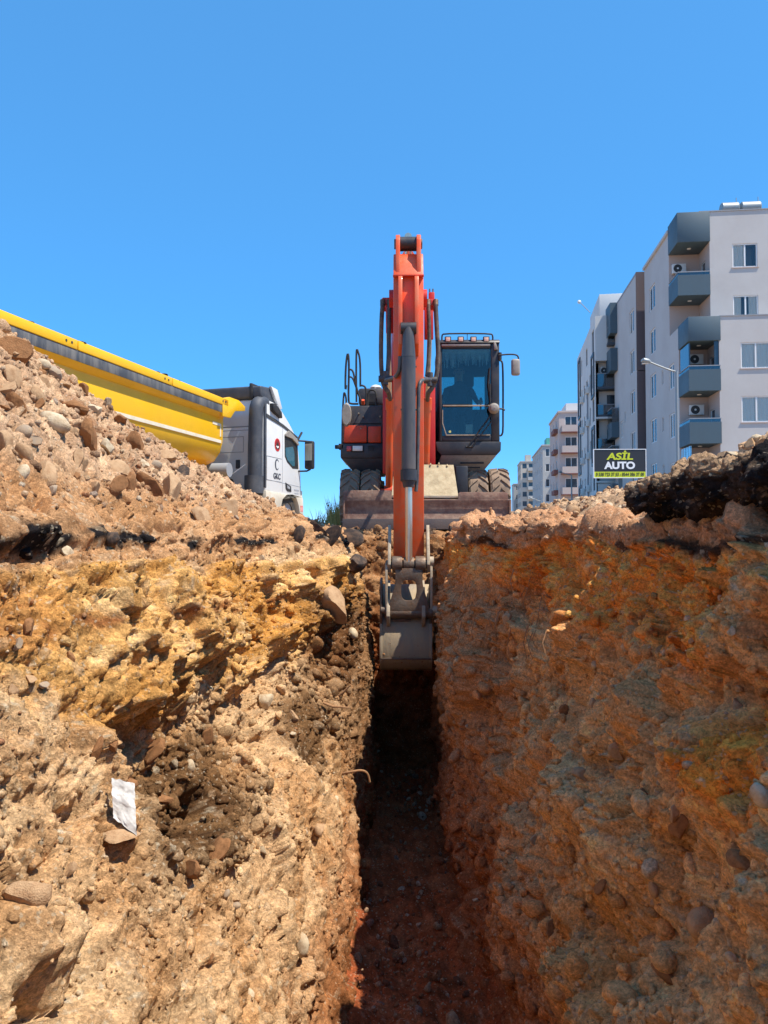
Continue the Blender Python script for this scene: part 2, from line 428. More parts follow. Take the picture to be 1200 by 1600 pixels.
        for c, ry, rz in ((c0, 1.05, .36), (c1, .9, .42), (c2, .7, .3)):
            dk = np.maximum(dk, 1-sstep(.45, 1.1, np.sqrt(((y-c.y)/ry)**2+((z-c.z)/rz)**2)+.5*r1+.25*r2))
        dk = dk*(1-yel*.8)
        C = mixc(C, lin(122,86,52,.75), dk*.9)  # dark brown earth, with the shade of the hollows painted in
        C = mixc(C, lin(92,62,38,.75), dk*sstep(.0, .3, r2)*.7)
        far_br = sstep(6, 7.2, y)*sstep(-.5, -.8, zz); C = mixc(C, lin(128,84,50,.7), far_br*.7)
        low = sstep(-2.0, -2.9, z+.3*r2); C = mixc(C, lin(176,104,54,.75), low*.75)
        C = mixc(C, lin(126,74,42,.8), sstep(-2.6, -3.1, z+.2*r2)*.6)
        asp = np.exp(-((zz+.165)/.03)**2)*sstep(-.02, .16, fbm(np.stack([y*1.6, z*2, x*0], 1)+4, 3, sd+31)+.12*(y < 4.2))
        C = mixc(C, lin(42,38,38,.8), np.clip(asp*1.5, 0, 1)*walls)
    else:
        C = np.tile(np.array(lin(232,180,122,1)), (len(p), 1))  # all layers lightened to stand in for light this shaded bank lacks
        C = mixc(C, lin(220,162,104,1), sstep(-.1, .3, r1))
        C = mixc(C, lin(242,192,134,1), sstep(.05, .4, r2)*.6)
        C = mixc(C, lin(226,172,108,1), sstep(-.9, -1.5, z)*sstep(-.2, .2, r1)*sstep(4.2, 2.8, y)*.8)
        C = mixc(C, lin(255,150,64,1), yel*sstep(-.5, -.05, r1+.3*r2)*.95)
        C = mixc(C, lin(255,178,100,1), yel*sstep(.5, .9, i2)*.6)
        yb = (1-sstep(.4, 1.0, np.sqrt(((y-2.35)/.45)**2+((z+.78)/.30)**2)+.4*r2)); C = mixc(C, lin(255,150,56,1), yb*.9)
        top = sstep(-.2, -.1, zz); C = mixc(C, lin(206,152,112,.86), top*.9)
        asp = np.exp(-((zz+.155)/.028)**2)*sstep(-.25, .05, fbm(np.stack([y*1.3, z*2, x*0], 1)+4, 3, sd+31))
        C = mixc(C, lin(52,44,42,.8), np.clip(asp*1.4, 0, 1)*walls*.9)
        redp = np.exp(-((zz+.52)/.07)**2)*sstep(.05, .3, r2)*sstep(5.5, 4, y); C = mixc(C, lin(130,66,40,.85), redp*.7)
        fr = sstep(5.4, 6.4, y+.5*r1)*sstep(-.35, -.6, zz); C = mixc(C, lin(194,142,100,1), fr*.8)
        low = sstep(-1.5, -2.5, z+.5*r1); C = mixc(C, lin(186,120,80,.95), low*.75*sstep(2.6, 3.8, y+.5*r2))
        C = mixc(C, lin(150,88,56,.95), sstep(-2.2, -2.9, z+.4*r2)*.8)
    C = C*(1+.22*n3*(i3-.5)+.2*n4*(i4-.5)+.16*(i2-.5)+.25*r3+.4*np.clip(fine,-.6,.6))[:, None]
    # pale grit: some small cells are stones of another colour
    g = sstep(.96, .97, i4)*sstep(.02, .08, e4)*n4; C = mixc(C, lin(214,196,166,.8), g*.75)
    g = sstep(.94, .95, i3)*sstep(.02, .1, e3)*n3; C = mixc(C, lin(190,160,126,.8), g*.5)
    C = np.clip(C, .01, .9)
    flip = side < 0
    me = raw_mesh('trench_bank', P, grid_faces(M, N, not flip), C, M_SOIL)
    o = link('trench_bank', me); o['kind'] = 'structure'
    return o, P.reshape(M, N, 3), nrm, C.reshape(M, N, 3)

bankL, PL, NL, CL = make_wall(-1, 395, 810)
bankL['label'] = 'sunlit yellow and brown earth bank of the trench'
bankR, PR, NR, CRr = make_wall(1, 365, 680)
bankR['label'] = 'shaded orange and brown earth bank of the trench'

# ---- floor of the trench
def make_floor():
    ys = y_samples(420); xs = np.linspace(-.75, .85, 130)
    X, Y = np.meshgrid(xs, ys, indexing='ij'); p = np.stack([X.ravel(), Y.ravel(), np.full(X.size, -3.1)], 1)
    k1, e1, i1 = clods(p*4, 201, fbm(p*2, 2, 200)[:, None]*.5); k2, e2, i2 = clods(p*13, 202, 0); k3, e3, i3 = clods(p*40, 203, 0)
    z = -3.12 + .09*fbm(p*1.2, 4, 204) + .10*k1 + .05*k2 + .015*k3 + .22*(np.abs(p[:, 0]-.06)/.6)**3
    C = np.tile(np.array(lin(164,88,52,.9)), (len(p), 1)); C = mixc(C, lin(180,112,74,.9), sstep(0, .4, fbm(p*5, 3, 205))*.7)
    C = C*(1+.5*(i2-.5)+.4*(i3-.5))[:, None]
    C = mixc(C, lin(186,166,140,.8), sstep(.93, .95, i3)*.6*sstep(6,4,p[:,1]))
    P = p.copy(); P[:, 2] = z
    o = link('trench_floor', raw_mesh('trench_floor', P, grid_faces(130, len(ys), True), C, M_SOIL)); o['kind'] = 'structure'
make_floor()

# ---- end of the trench below the digger
def make_end():
    M, N = 220, 240
    T, X = np.meshgrid(np.linspace(0, 1, M), np.linspace(-2.5, 2.5, N), indexing='ij')
    Y = np.interp(T, [0, .16, .26, .5, 1], [11.3, 10.75, 10.45, 10.2, 10.0]); Z = np.interp(T, [0, .16, .26, .5, 1], [-.06, -.05, -.13, -1.0, -3.2])
    B = np.stack([X, Y, Z], 2); n = grid_normals(B); n = n if n[M//2, N//2, 1] < 0 else -n
    p = B.reshape(-1, 3); nn = n.reshape(-1, 3)
    k1, e1, i1 = clods(p*3.2, 301, fbm(p*2, 3, 300)[:, None]); k2, e2, i2 = clods(p*9, 302, fbm(p*3, 2, 303)[:, None]); k3, e3, i3 = clods(p*25, 304, 0)
    w = sstep(0, .16, T.ravel())
    D = (.10*fbm(p*1.1, 4, 305) + .10*k1 + .05*k2 + .02*k3 + .03*facets(p*7, 311)[0] + .035*fbm(p*9, 5, 312, .65))*w*(.45+.55*sstep(-.1, -.5, p[:, 2]))
    P = p + nn*D[:, None]; P[:, 2] += .05*k1*w
    r2 = fbm(p*4, 4, 306)
    C = np.tile(np.array(lin(188,140,96,.8)), (len(p), 1)); C = mixc(C, lin(150,98,58,.8), sstep(0, .3, r2)*.8)
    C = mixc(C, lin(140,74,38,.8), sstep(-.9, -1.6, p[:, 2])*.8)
    asp = sstep(.06, .2, fbm(p*np.array([1.6, 1, 3]), 3, 307))*np.exp(-((p[:, 2]+.03)/.09)**2); C = mixc(C, lin(52,48,48,.8), asp*.9)
    C = C*(1+.35*(i2-.5)+.35*(i3-.5))[:, None]
    global ENDP, ENDC; ENDP = P.reshape(M, N, 3); ENDC = np.clip(C, .01, .9).reshape(M, N, 3)
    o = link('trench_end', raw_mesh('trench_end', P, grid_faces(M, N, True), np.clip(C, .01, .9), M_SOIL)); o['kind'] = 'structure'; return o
end_o = make_end()

# ---- ground sheet with the trench cut out of it
M_GROUND = mat('dusty_ground', lin(176,150,122,.8), .95, c2=lin(130,112,96,.8), scale=.8, amt=.8, bump=.6, bscale=14, spec=.2)
g = MB(); A, B_, c0, c1, d0, d1 = -2500, 2500, -2.3, 2.3, -4.0, 11.0
for (xa, xb, ya, yb) in ((A, c0, A, B_), (c1, B_, A, B_), (c0, c1, d1, B_), (c0, c1, A, d0)):
    g.add([(xa, ya, 0), (xb, ya, 0), (xb, yb, 0), (xa, yb, 0)], [(0, 1, 2, 3)])
o = g.build('ground', M_GROUND); o['kind'] = 'structure'
g = MB(); g.add([(-2.3, -4, -3.2), (2.3, -4, -3.2), (2.3, -4, 0.02), (-2.3, -4, 0.02)], [(0, 1, 2, 3)])
o = g.build('trench_back', M_GROUND); o['kind'] = 'structure'

# ---- spoil heaps
def make_heap(side):
    if side < 0:
        M, N = 360, 380
        ys = 1.2*(12.6/1.2)**np.linspace(0, 1, N); u = np.linspace(0, 1, M); off = -6.0*(.4*u+.6*u**2.2); lipy = np.interp(ys, [0, 5.6, 6.4, 7.2, 8.2, 12.6], [-1.47, -1.44, -1.3, -1.05, -.86, -.8])
    else:
        M, N = 190, 400
        ys = 1.1*(11.2/1.1)**np.linspace(0, 1, N); u = np.linspace(0, 1, M); off = 3.2*u**1.3; lipy = np.interp(ys, [0, 5.4, 6.3, 7.2, 8.2, 11.2], [1.29, 1.27, 1.1, .86, .72, .68])
    X = lipy[None]+off[:, None]; Y = np.repeat(ys[None], M, 0); p = np.stack([X.ravel(), Y.ravel(), 0*X.ravel()], 1); x, y = p[:, 0], p[:, 1]
    U = np.repeat(u[:, None], N, 1).ravel()
    sd = 401 if side < 0 else 451
    if side < 0:
        cx = np.interp(y, [0, 4, 6.1, 8, 9.6, 11, 12.2], [-3.2, -3.3, -3.2, -2.75, -2.3, -1.75, -1.5])
        cz = np.interp(y, [0, 4, 5.2, 6.1, 7, 8, 9.6, 11, 11.8, 12.4], [1.75, 1.82, 1.78, 1.62, 1.28, .93, .50, .25, .14, -.1])
        toe = np.interp(y, [0, 5.6, 6.4, 7.2, 8.2, 12.6], [-1.47, -1.44, -1.3, -1.05, -.86, -.8])
        up = (x-toe)/(cx-toe)
        h = np.where(up < 1, cz*np.clip(up, 0, 1), cz - .62*(cx-x))
        h = h - .10*np.exp(-((up-1)/.12)**2)*cz
    else:
        base = np.interp(y, [0, 2.2, 3.2, 4.2, 4.5, 5.2, 6, 7.4, 8.5, 9.6, 10.6], [.47, .47, .50, .44, .12, .24, .24, .22, .17, .10, -.05])
        lip = np.interp(y, [0, 5.4, 6.3, 7.2, 8.2, 11.2], [1.31, 1.29, 1.12, .88, .74, .70])
        a = (x-lip)
        h = base*sstep(-.08, .62, a)*(1-.6*sstep(.9, 2.4, a))
    wp = fbm(p*1.5, 3, sd)[:, None]
    k1, e1, i1 = clods(p*2.6, sd+1, wp*.6); p3 = p+np.stack([0*x, 0*x, h], 1); k2, e2, i2 = facets(p3*8+wp, sd+2); k3, e3, i3 = facets(p3*20+wp, sd+3); k4, e4, i4 = facets(p3*46+wp*2, sd+4)
    amp = sstep(-.02, .25, h)*.5+.5
    h = h + amp*(.09*fbm(p*.9, 3, sd+5) + .08*k1*(i1 > .25) + .050*k2 + .024*k3 + .011*k4 + .03*fbm(p*9, 4, sd+9)) - (.06 if side < 0 else .05)
    P = p.copy(); tk = sstep(.018, .0, U); P[:, 2] = np.maximum(h, -.2) - .22*tk; P[:, 0] += (-.10 if side < 0 else .10)*tk
    P[:, 0] += .04*k2; P[:, 1] += .04*wp[:, 0]
    r1 = fbm(p*1.4+4, 4, sd+6); r2 = fbm(p*5, 4, sd+7)
    C = np.tile(np.array(lin(210,168,130,.84)), (len(p), 1)); C = mixc(C, lin(184,136,98,.82), sstep(0, .35, r1)*.85)
    C = mixc(C, lin(226,190,150,.85), sstep(.5, .9, i2)*.55); C = mixc(C, lin(150,116,92,.8), sstep(.8, .95, i3)*.5)
    if side > 0: C = mixc(C, lin(216,178,138,.85), np.full(len(p), .5))
    if side < 0: C = mixc(C, lin(196,142,92,.8), sstep(.35, .05, h)*.8)
    C = C*(1+.3*(i3-.5)+.3*(i4-.5)+.2*(i2-.5))[:, None]
    me = raw_mesh('spoil_heap', P, grid_faces(M, N, side > 0), np.clip(C, .01, .9), M_SOIL)
    o = link('spoil_heap', me); o['kind'] = 'structure'
    return o, P.reshape(M, N, 3), C.reshape(M, N, 3)
heapL, HL, HCL = make_heap(-1); heapL['label'] = 'tall heap of dug stony earth beside the trench'
heapR, HR, HCR = make_heap(1); heapR['label'] = 'low pale rubble ridge along the shaded bank'

# ------------------------------------------------------------------ stones
rng = np.random.default_rng(5)
def ico(sub):
    bm = bmesh.new(); bmesh.ops.create_icosphere(bm, subdivisions=sub, radius=1)
    V = np.array([v.co[:] for v in bm.verts]); F = np.array([[v.index for v in f.verts] for f in bm.faces]); bm.free(); return V, F
IV2, IF2 = ico(3); IV1, IF1 = ico(2); IV0, IF0 = ico(1)
def stone_shape(V, seed, rough):
    r = np.random.default_rng(seed); s = np.array([1, r.uniform(.62, .95), r.uniform(.45, .75)])
    P = V.copy()
    if rough:                                         # angular: cut by random planes
        for _ in range(8):
            n = r.normal(size=3); n /= np.linalg.norm(n); d = r.uniform(.42, .8)
            t = P@n - d; P = P - np.maximum(t, 0)[:, None]*n[None]
        P = P*(1+.10*fbm(P*2.6+seed, 4, seed, .6))[:, None]*1.15
    else:
        P = P*(1+.10*noise(P*1.3+seed, seed)+.03*fbm(P*4, 2, seed))[:, None]
    return P*s
def stone_mat(name, c, c2, sp):
    m = mat(name, c, .9, c2=c2, scale=sp, amt=.9, bump=.4, bscale=13, spec=.15); return m
ST_M = [stone_mat('stone_tan', lin(198,162,124,.82), lin(160,120,86,.8), 2.2), stone_mat('stone_pale', lin(216,196,164,.85), lin(178,146,110,.8), 1.6),
        stone_mat('stone_grey', lin(176,156,134,.8), lin(200,168,132,.8), 1.8), stone_mat('stone_clod', lin(168,120,80,.8), lin(120,84,56,.8), 2.6),
        stone_mat('stone_dark', lin(74,66,62,.8), lin(140,112,90,.8), 2.0)]
STONES = []
for mi in range(5):
    row = []
    for k in range(4):
        V = stone_shape(IV2, 10*mi+k, k != 1 or mi in (3, 4))
        me = raw_mesh('stone', V, IF2, None, ST_M[mi]); me.set_sharp_from_angle(angle=rad(28)); row.append(me)
    STONES.append(row)
def put_stone(parent, loc, size, mi, rot=None, name='stone', k=None, sc=None):
    o = bpy.data.objects.new(name, STONES[mi][rng.integers(4) if k is None else k]); COL.objects.link(o); o.parent = parent
    o.location = [float(q) for q in loc]; o.rotation_euler = rot if rot is not None else [float(q) for q in rng.uniform(0, 6.28, 3)]
    s = size/2; o.scale = (s, s, s) if sc is None else tuple(s*q for q in sc)
    return o
def rand_rot(n):
    q = rng.normal(size=(n, 4)); q /= np.linalg.norm(q, axis=1, keepdims=True); w, x, y, z = q.T
    return np.stack([np.stack([1-2*(y*y+z*z), 2*(x*y-z*w), 2*(x*z+y*w)], 1), np.stack([2*(x*y+z*w), 1-2*(x*x+z*z), 2*(y*z-x*w)], 1),
                     np.stack([2*(x*z-y*w), 2*(y*z+x*w), 1-2*(x*x+y*y)], 1)], 1)
def pebbles(parent, pts, sizes, cols, name, fine=False):
    """many small stones joined in one part"""
    IV, IF = (IV1, IF1) if fine else (IV0, IF0)
    shapes = [stone_shape(IV, 90+k, k % 4 != 0) for k in range(8)]
    n = len(pts); sh = rng.integers(8, size=n); base = np.stack(shapes)[sh]
    V = np.einsum('nij,nvj->nvi', rand_rot(n), base)*(sizes/2)[:, None, None] + pts[:, None, :]
    F = (IF[None] + (np.arange(n)*len(IV))[:, None, None]).reshape(-1, 3)
    C = np.repeat(cols[:, None, :], len(IV), 1).reshape(-1, 3)
    o = link(name, raw_mesh(name, V.reshape(-1, 3), F, C, M_SOIL), parent); o['kind'] = 'stuff'
    return o
PAL = np.array([lin(214,188,152,.82), lin(196,158,118,.8), lin(176,134,98,.8), lin(158,146,134,.8), lin(226,212,186,.85), lin(120,96,78,.8), lin(186,128,92,.8)])
def scatter(surf, P, rows, n_big, n_small, big, small, ymax, weights, soilcol, expo=.5, ymin=1.6, zmin=-9, zmax=9, sink=.25):
    M, N, _ = P.shape
    a = np.linalg.norm(np.cross(np.gradient(P, axis=0), np.gradient(P, axis=1)), axis=2)
    ok = (P[:, :, 1] > ymin) & (P[:, :, 1] < ymax) & (P[:, :, 2] > zmin) & (P[:, :, 2] < zmax)
    r = np.arange(M)[:, None]/M; ok &= (r > rows[0]) & (r < rows[1])
    w = (a**expo*ok).ravel(); w /= w.sum()
    idx = rng.choice(M*N, n_big+n_small, p=w, replace=False); pts = P.reshape(-1, 3)[idx]; sc = soilcol.reshape(-1, 3)[idx]
    sz = big[0]*np.exp(np.abs(rng.normal(size=n_big))*big[1])
    for i in range(n_big):
        s = min(sz[i], big[2]); mi = rng.choice(5, p=weights)
        put_stone(surf, pts[i] + np.array([0, 0, s*(.5-sink)*.4]), s, mi)
    if n_small:
        ps = pts[n_big:]; ss = small[0]*np.exp(rng.normal(size=n_small)*small[1]); ss = np.minimum(ss, small[2])*(.6+.1*ps[:, 1])
        cc = PAL[rng.integers(len(PAL), size=n_small)]; mixw = rng.uniform(.2, .8, size=(n_small, 1)); cc = cc*(1-mixw)+sc[n_big:]*mixw
        pebbles(surf, ps, ss, cc, 'pebbles')
scatter(heapL, HL, (.02, .75), 170, 6000, (.045, .5, .17), (.023, .6, .07), 11.5, [.54, .08, .04, .33, .01], HCL, .75, ymin=2.2, zmin=.03)
scatter(heapR, HR, (.0, .7), 240, 3800, (.05, .45, .17), (.026, .5, .07), 10, [.46, .32, .08, .12, .02], HCR, .5, ymin=1.6, zmin=.03)
scatter(bankL, PL, (.14, .9), 60, 3200, (.035, .5, .13), (.014, .5, .05), 9.5, [.30, .25, .12, .3, .03], CL, .35, sink=.3)
scatter(bankR, PR, (.14, .95), 70, 2300, (.035, .5, .13), (.014, .5, .05), 9.5, [.85, .15, .0, .0, .0], CRr, .35, sink=.3)

def crumbs(parent, P, soil, n, s0, sig, smax, smin_fine, ymax, zmin, seed, dens=None):
    """clods of the bank's own earth sticking out of it, near ones rounder"""
    r = np.random.default_rng(seed); M, N, _ = P.shape
    a = np.linalg.norm(np.cross(np.gradient(P, axis=0), np.gradient(P, axis=1)), axis=2)
    w = a**.85*((P[:, :, 1] > 1.5) & (P[:, :, 1] < ymax) & (P[:, :, 2] > zmin))*sstep(.06, .1, np.arange(M)/M)[:, None]
    w = w*(1 if dens is None else dens(P)); w = w*np.clip(.25+1.6*fbm(P.reshape(-1, 3)*1.6, 3, seed).reshape(M, N), .08, 2); w = w.ravel(); w /= w.sum()
    idx = r.choice(M*N, n, p=w, replace=False); pts = P.reshape(-1, 3)[idx]; col = soil.reshape(-1, 3)[idx]*r.uniform(.8, 1.18, (n, 1))
    sz = np.minimum(s0*np.exp(r.normal(size=n)*sig), smax)*(.55+.15*pts[:, 1])
    ang = sz/pts[:, 1]*1200; f = ang > smin_fine
    pebbles(parent, pts[f], sz[f], np.clip(col[f], .01, 1), 'clods', True); pebbles(parent, pts[~f], sz[~f], np.clip(col[~f], .01, 1), 'crumbs')
crumbs(bankL, PL, CL, 7500, .016, .62, .08, 15, 9.5, -2.9, 21)
crumbs(bankR, PR, CRr, 6000, .017, .62, .10, 15, 9.5, -3.0, 22)
crumbs(end_o, ENDP, ENDC, 2600, .022, .6, .09, 15, 11.2, -2.0, 23)

fr_ = None
def floor_debris():
    r = np.random.default_rng(31); n = 1500; y = 3.2*(10/3.2)**r.uniform(0, 1, n); x = r.uniform(-.32, .5, n)
    P = np.stack([x, y, -3.10+.05*r.normal(size=n)], 1); sz = np.minimum(.03*np.exp(.6*r.normal(size=n)), .14)
    C = PAL[r.integers(len(PAL), size=n)]*.55+np.array(lin(150,84,52,.8))*.45
    f = sz > .05; fl = bpy.data.objects['trench_floor']
    pebbles(fl, P[f], sz[f], C[f], 'clods', True); pebbles(fl, P[~f], sz[~f], C[~f], 'crumbs')
floor_debris()

cdk = hit(-1, 330, 1220); cdk2 = hit(-1, 510, 1060)
crumbs(bankL, PL, CL, 2400, .030, .55, .12, 13, 8, -2.4, 24, lambda P: np.exp(-((P[:, :, 1]-cdk.y)/.8)**2-((P[:, :, 2]-cdk.z)/.28)**2)+.7*np.exp(-((P[:, :, 1]-cdk2.y)/.9)**2-((P[:, :, 2]-cdk2.z)/.3)**2))
crumbs(bankR, PR, CRr, 1800, .034, .55, .13, 13, 7, -2.6, 25, lambda P: sstep(1.6, 2.2, P[:, :, 1])*sstep(-.3, -.8, P[:, :, 2]))
crumbs(heapR, HR, HCR, 3000, .022, .6, .09, 14, 10, .0, 26)
crumbs(heapL, HL, HCL, 4500, .022, .6, .10, 14, 11.5, .0, 27)
# ================================================================== EXCAVATOR
E0 = Vector((0.33, 13.0, 0))
def L(px, py, Y): return at(px, py, Y) - E0
def bp(mb, px0, px1, py0, py1, Y, Y1):
    """box whose front face fills the photo rectangle at distance Y"""
    a = L(px0, py1, Y); b = L(px1, py0, Y)
    return mb.box(a.x, b.x, Y-E0.y, Y1-E0.y, a.z, b.z)
OR = lin(240, 90, 34, .92)
M_OR = mat('orange_paint', OR, .38, c2=lin(204,136,98,.8), scale=4.5, amt=.7, coat=.12, bump=.05, bscale=60)
M_ORD = mat('orange_paint_worn', lin(222,66,24,.9), .45, c2=lin(150,90,60,.8), scale=5, amt=.6, bump=.1, bscale=50)
M_RED = mat('red_orange_paint', lin(205,36,28,.9), .42, c2=lin(160,80,60), scale=4, amt=.3)
M_DK = mat('dark_grey_paint', lin(58,58,62,.9), .5, c2=lin(120,108,98), scale=4, amt=.4, bump=.08, bscale=60)
M_DK2 = mat('charcoal_paint', lin(44,44,48,.9), .42, c2=lin(104,94,86), scale=3, amt=.35)
M_BLK = mat('black_rubber', lin(30,30,32,.9), .6, c2=lin(90,82,74), scale=8, amt=.4)
M_HOSE = mat('dusty_hose', lin(72,66,62,.9), .65, c2=lin(150,132,112), scale=9, amt=.6)
M_TUBE = mat('grey_pipe', lin(64,66,70,.9), .5, c2=lin(140,126,110), scale=9, amt=.4)
M_CHR = mat('chrome_rod', lin(226,210,186), .28, metal=.85, c2=lin(150,130,104), scale=6, amt=.6, stretch=(1,1,.1))
M_STEEL = mat('worn_steel', lin(118,104,90), .5, metal=.55, c2=lin(110,74,48), scale=7, amt=.8, bump=.25, bscale=30)
M_STEELP = mat('pale_dusty_steel', lin(182,166,142,.9), .62, metal=.2, c2=lin(134,112,90), scale=6, amt=.7, bump=.2, bscale=30)
M_BUCK = mat('bucket_steel', lin(150,138,120,.9), .6, metal=.2, c2=lin(190,166,128), scale=3.0, amt=.85, bump=.25, bscale=24, stretch=(1, 1, .35))
M_BLADE = mat('blade_brown', lin(126,92,78,.85), .75, c2=lin(186,158,134,.85), scale=5.5, amt=.85, bump=.3, bscale=22)
M_BLADEL = mat('blade_edge_grey', lin(92,82,80,.85), .6, metal=.2, c2=lin(120,104,94), scale=4, amt=.6, bump=.2)
M_DUST = mat('dusty_beige_plate', lin(196,176,140,.85), .85, c2=lin(150,128,98,.85), scale=9, amt=.8, bump=.3, bscale=30)
M_TYRE = mat('dusty_rubber', lin(168,144,122,.8), .95, c2=lin(108,94,84,.8), scale=5, amt=.8, bump=.2, bscale=30, spec=.1)
M_RIM = mat('rim_dark', lin(70,66,64), .6, c2=lin(140,120,100), scale=5, amt=.6)
M_LENS = mat('lamp_lens', lin(236,228,214), .12, coat=.6, c2=lin(200,190,176), scale=30, amt=.5)
M_AMBER = mat('work_lamp_lens', lin(226,176,150), .2, coat=.5, c2=lin(250,226,200), scale=26, amt=.8)
M_REFL = mat('red_reflector', lin(198,52,44), .25, coat=.5)
M_WHITE = mat('white_plastic', lin(232,230,224), .4)
M_GLASS = glass_mat('tinted_glass', (.58, .74, .74), .06)
M_GLASSR = glass_mat('rear_glass', (.50, .76, .78), .06)
M_SEAT = mat('seat_fabric', lin(52,54,58), .85)
M_MIRR = mat('mirror_shell', lin(150,142,132), .5, c2=lin(110,102,94), scale=14, amt=.6)

ex = thing('excavator', 'orange wheeled excavator straddling the far end of the trench, arm reaching down', 'excavator', E0)
# ---------------- undercarriage
X = lambda px, Y: L(px, 800, Y).x
Zp = lambda py, Y: L(600, py, Y).z
ch = MB()
ch.box(-.42, .42, -1.0, 2.2, .42, .92); ch.box(-.55, .55, -.3, .9, .92, 1.06)
ch.box(-.95, .95, -.55, -.32, .42, .66); ch.box(-.95, .95, 1.85, 2.1, .42, .66)
chs = ch.build('chassis', M_DK2, ex, .02)
MB().cyl((-.1, .4, 1.04), (-.1, .4, 1.2), .62, n=36).build('slew_ring', M_DK, ex, .01)
g = MB(); bp(g, 612, 640, 736, 800, 12.0, 12.3); bp(g, 712, 731, 728, 776, 11.75, 12.3)
build_each(g, 'blade_bracket', M_DK2, ex, .015)
# blade
bz0, bz1 = .02, Zp(781, 11.2)
xa, xb = X(535.5, 11.2), X(799.5, 11.2)
prof = [(-1.78, bz0+.12), (-1.745, .2), (-1.735, .3), (-1.76, bz1-.06), (-1.79, bz1), (-1.72, bz1+.01), (-1.68, .3), (-1.70, bz0+.12)]
MB().prism(prof, xa, xb).build('blade', M_BLADE, ex, .008)
MB().prism([(-1.80, bz0-.06), (-1.795, bz0+.135), (-1.765, bz0+.135), (-1.765, bz0-.06)], xa-.005, xb+.005).build('cutting_edge', M_BLADEL, ex, .004)
for a, b, t in ((535.5, 612, 766), (716, 794, 769)):
    x0, x1, zt = X(a, 11.2), X(b, 11.2), Zp(t, 11.2)
    MB().prism([(x0, bz1-.02), (x1, bz1-.02), (x1, zt-.02), (x1-.03, zt), (x0+.03, zt), (x0, zt-.02)], -1.785, -1.755, 'y').build('blade_guard', M_BLADE, ex, .006)
for s in (xa, xb-.03): MB().prism([(-1.79, .02), (-1.79, bz1), (-1.52, bz1-.06), (-1.45, .06)], s, s+.03).build('blade_side', M_BLADE, ex, .004)
a0, a1, b0, b1 = L(612, 774, 11.35), L(716, 776, 11.35), L(616, 729, 11.72), L(709, 730, 11.72)
up = Vector((0, .03, .04))
pl = MB().hexa([a0, a1, a1+up, a0+up], [b0, b1, b1+up, b0+up]).build('step_plate', M_DUST, ex, .006)
nb = MB()
for k in range(7):
    c = b0.lerp(b1, (k+.4)/7.2) + Vector((0, -.01, .01+.012*(k % 3))); nb.cyl(c, c+Vector((0, .02, .035)), .014, .008, n=8)
build_each(nb, 'mud_crumb', M_DUST, pl)
MB().box(a0.x-.02, a1.x+.02, -1.70, -1.62, a0.z-.045, a0.z-.005).build('step_lip', M_STEELP, ex, .005)
for s in (-.3, .3): MB().hexa([(s-.06, -1.7, .22), (s+.06, -1.7, .22), (s+.06, -1.7, .4), (s-.06, -1.7, .4)], [(s-.06, -.9, .45), (s+.06, -.9, .45), (s+.06, -.9, .62), (s-.06, -.9, .62)]).build('blade_arm', M_DK, ex, .01)
# wheels (twin tyres)
def tyre_meshes():
    R, w = .50, .155
    t = MB().lathe([(-w, .29), (-w*1.02, .36), (-w, .445), (-w*.8, R-.03), (0, R-.022), (w*.8, R-.03), (w, .445), (w*1.02, .36), (w, .29)], (0, 0, 0), 'x', 48)
    n = 19
    for k in range(n):
        for s in (-1, 1):
            a = 2*math.pi*(k+(0 if s < 0 else .5))/n; da = .26
            P = []
            for (xx, aa, wd) in ((0.012*s, a, .085), (.09*s, a+da*.55, .075), (w*1.0*s, a+da, .095)):
                P.append((xx, aa, wd))
            for q in range(2):
                (x0, t0, w0), (x1, t1, w1) = P[q], P[q+1]
                r0, r1 = R-.035, (R+.004 if q == 0 else R-.006)
                rA, rB = R+.004, (R+.002 if q == 0 else R-.02)
                f = lambda x, tt, r: (x, -r*math.sin(tt), r*math.cos(tt))
                A = [f(x0, t0-w0/2, r0), f(x0, t0+w0/2, r0), f(x0, t0+w0/2-.012, rA), f(x0, t0-w0/2+.012, rA)]
                Bq = [f(x1, t1-w1/2, r0-.02*q), f(x1, t1+w1/2, r0-.02*q), f(x1, t1+w1/2-.012, rB), f(x1, t1-w1/2+.012, rB)]
                t.hexa(A, Bq)
    rim = MB().lathe([(-.11, .05), (-.11, .2), (-.15, .285), (.15, .285), (.11, .2), (.11, .05)], (0, 0, 0), 'x', 32)
    return t.mesh('tyre', M_TYRE, ang=30), rim.mesh('rim', M_RIM)
TY, RI = tyre_meshes()
first = None
for ya, lab in ((-.45, 1), (2.0, 1)):
    for px in (548.5, 580, 744.5, 778):
        w = bpy.data.objects.new('wheel', RI); COL.objects.link(w); w.parent = ex
        w.location = (X(px, 12.5), ya, .505); w.rotation_euler = (random.uniform(0, 6), 0, 0)
        t = bpy.data.objects.new('tyre', TY); COL.objects.link(t); t.parent = w
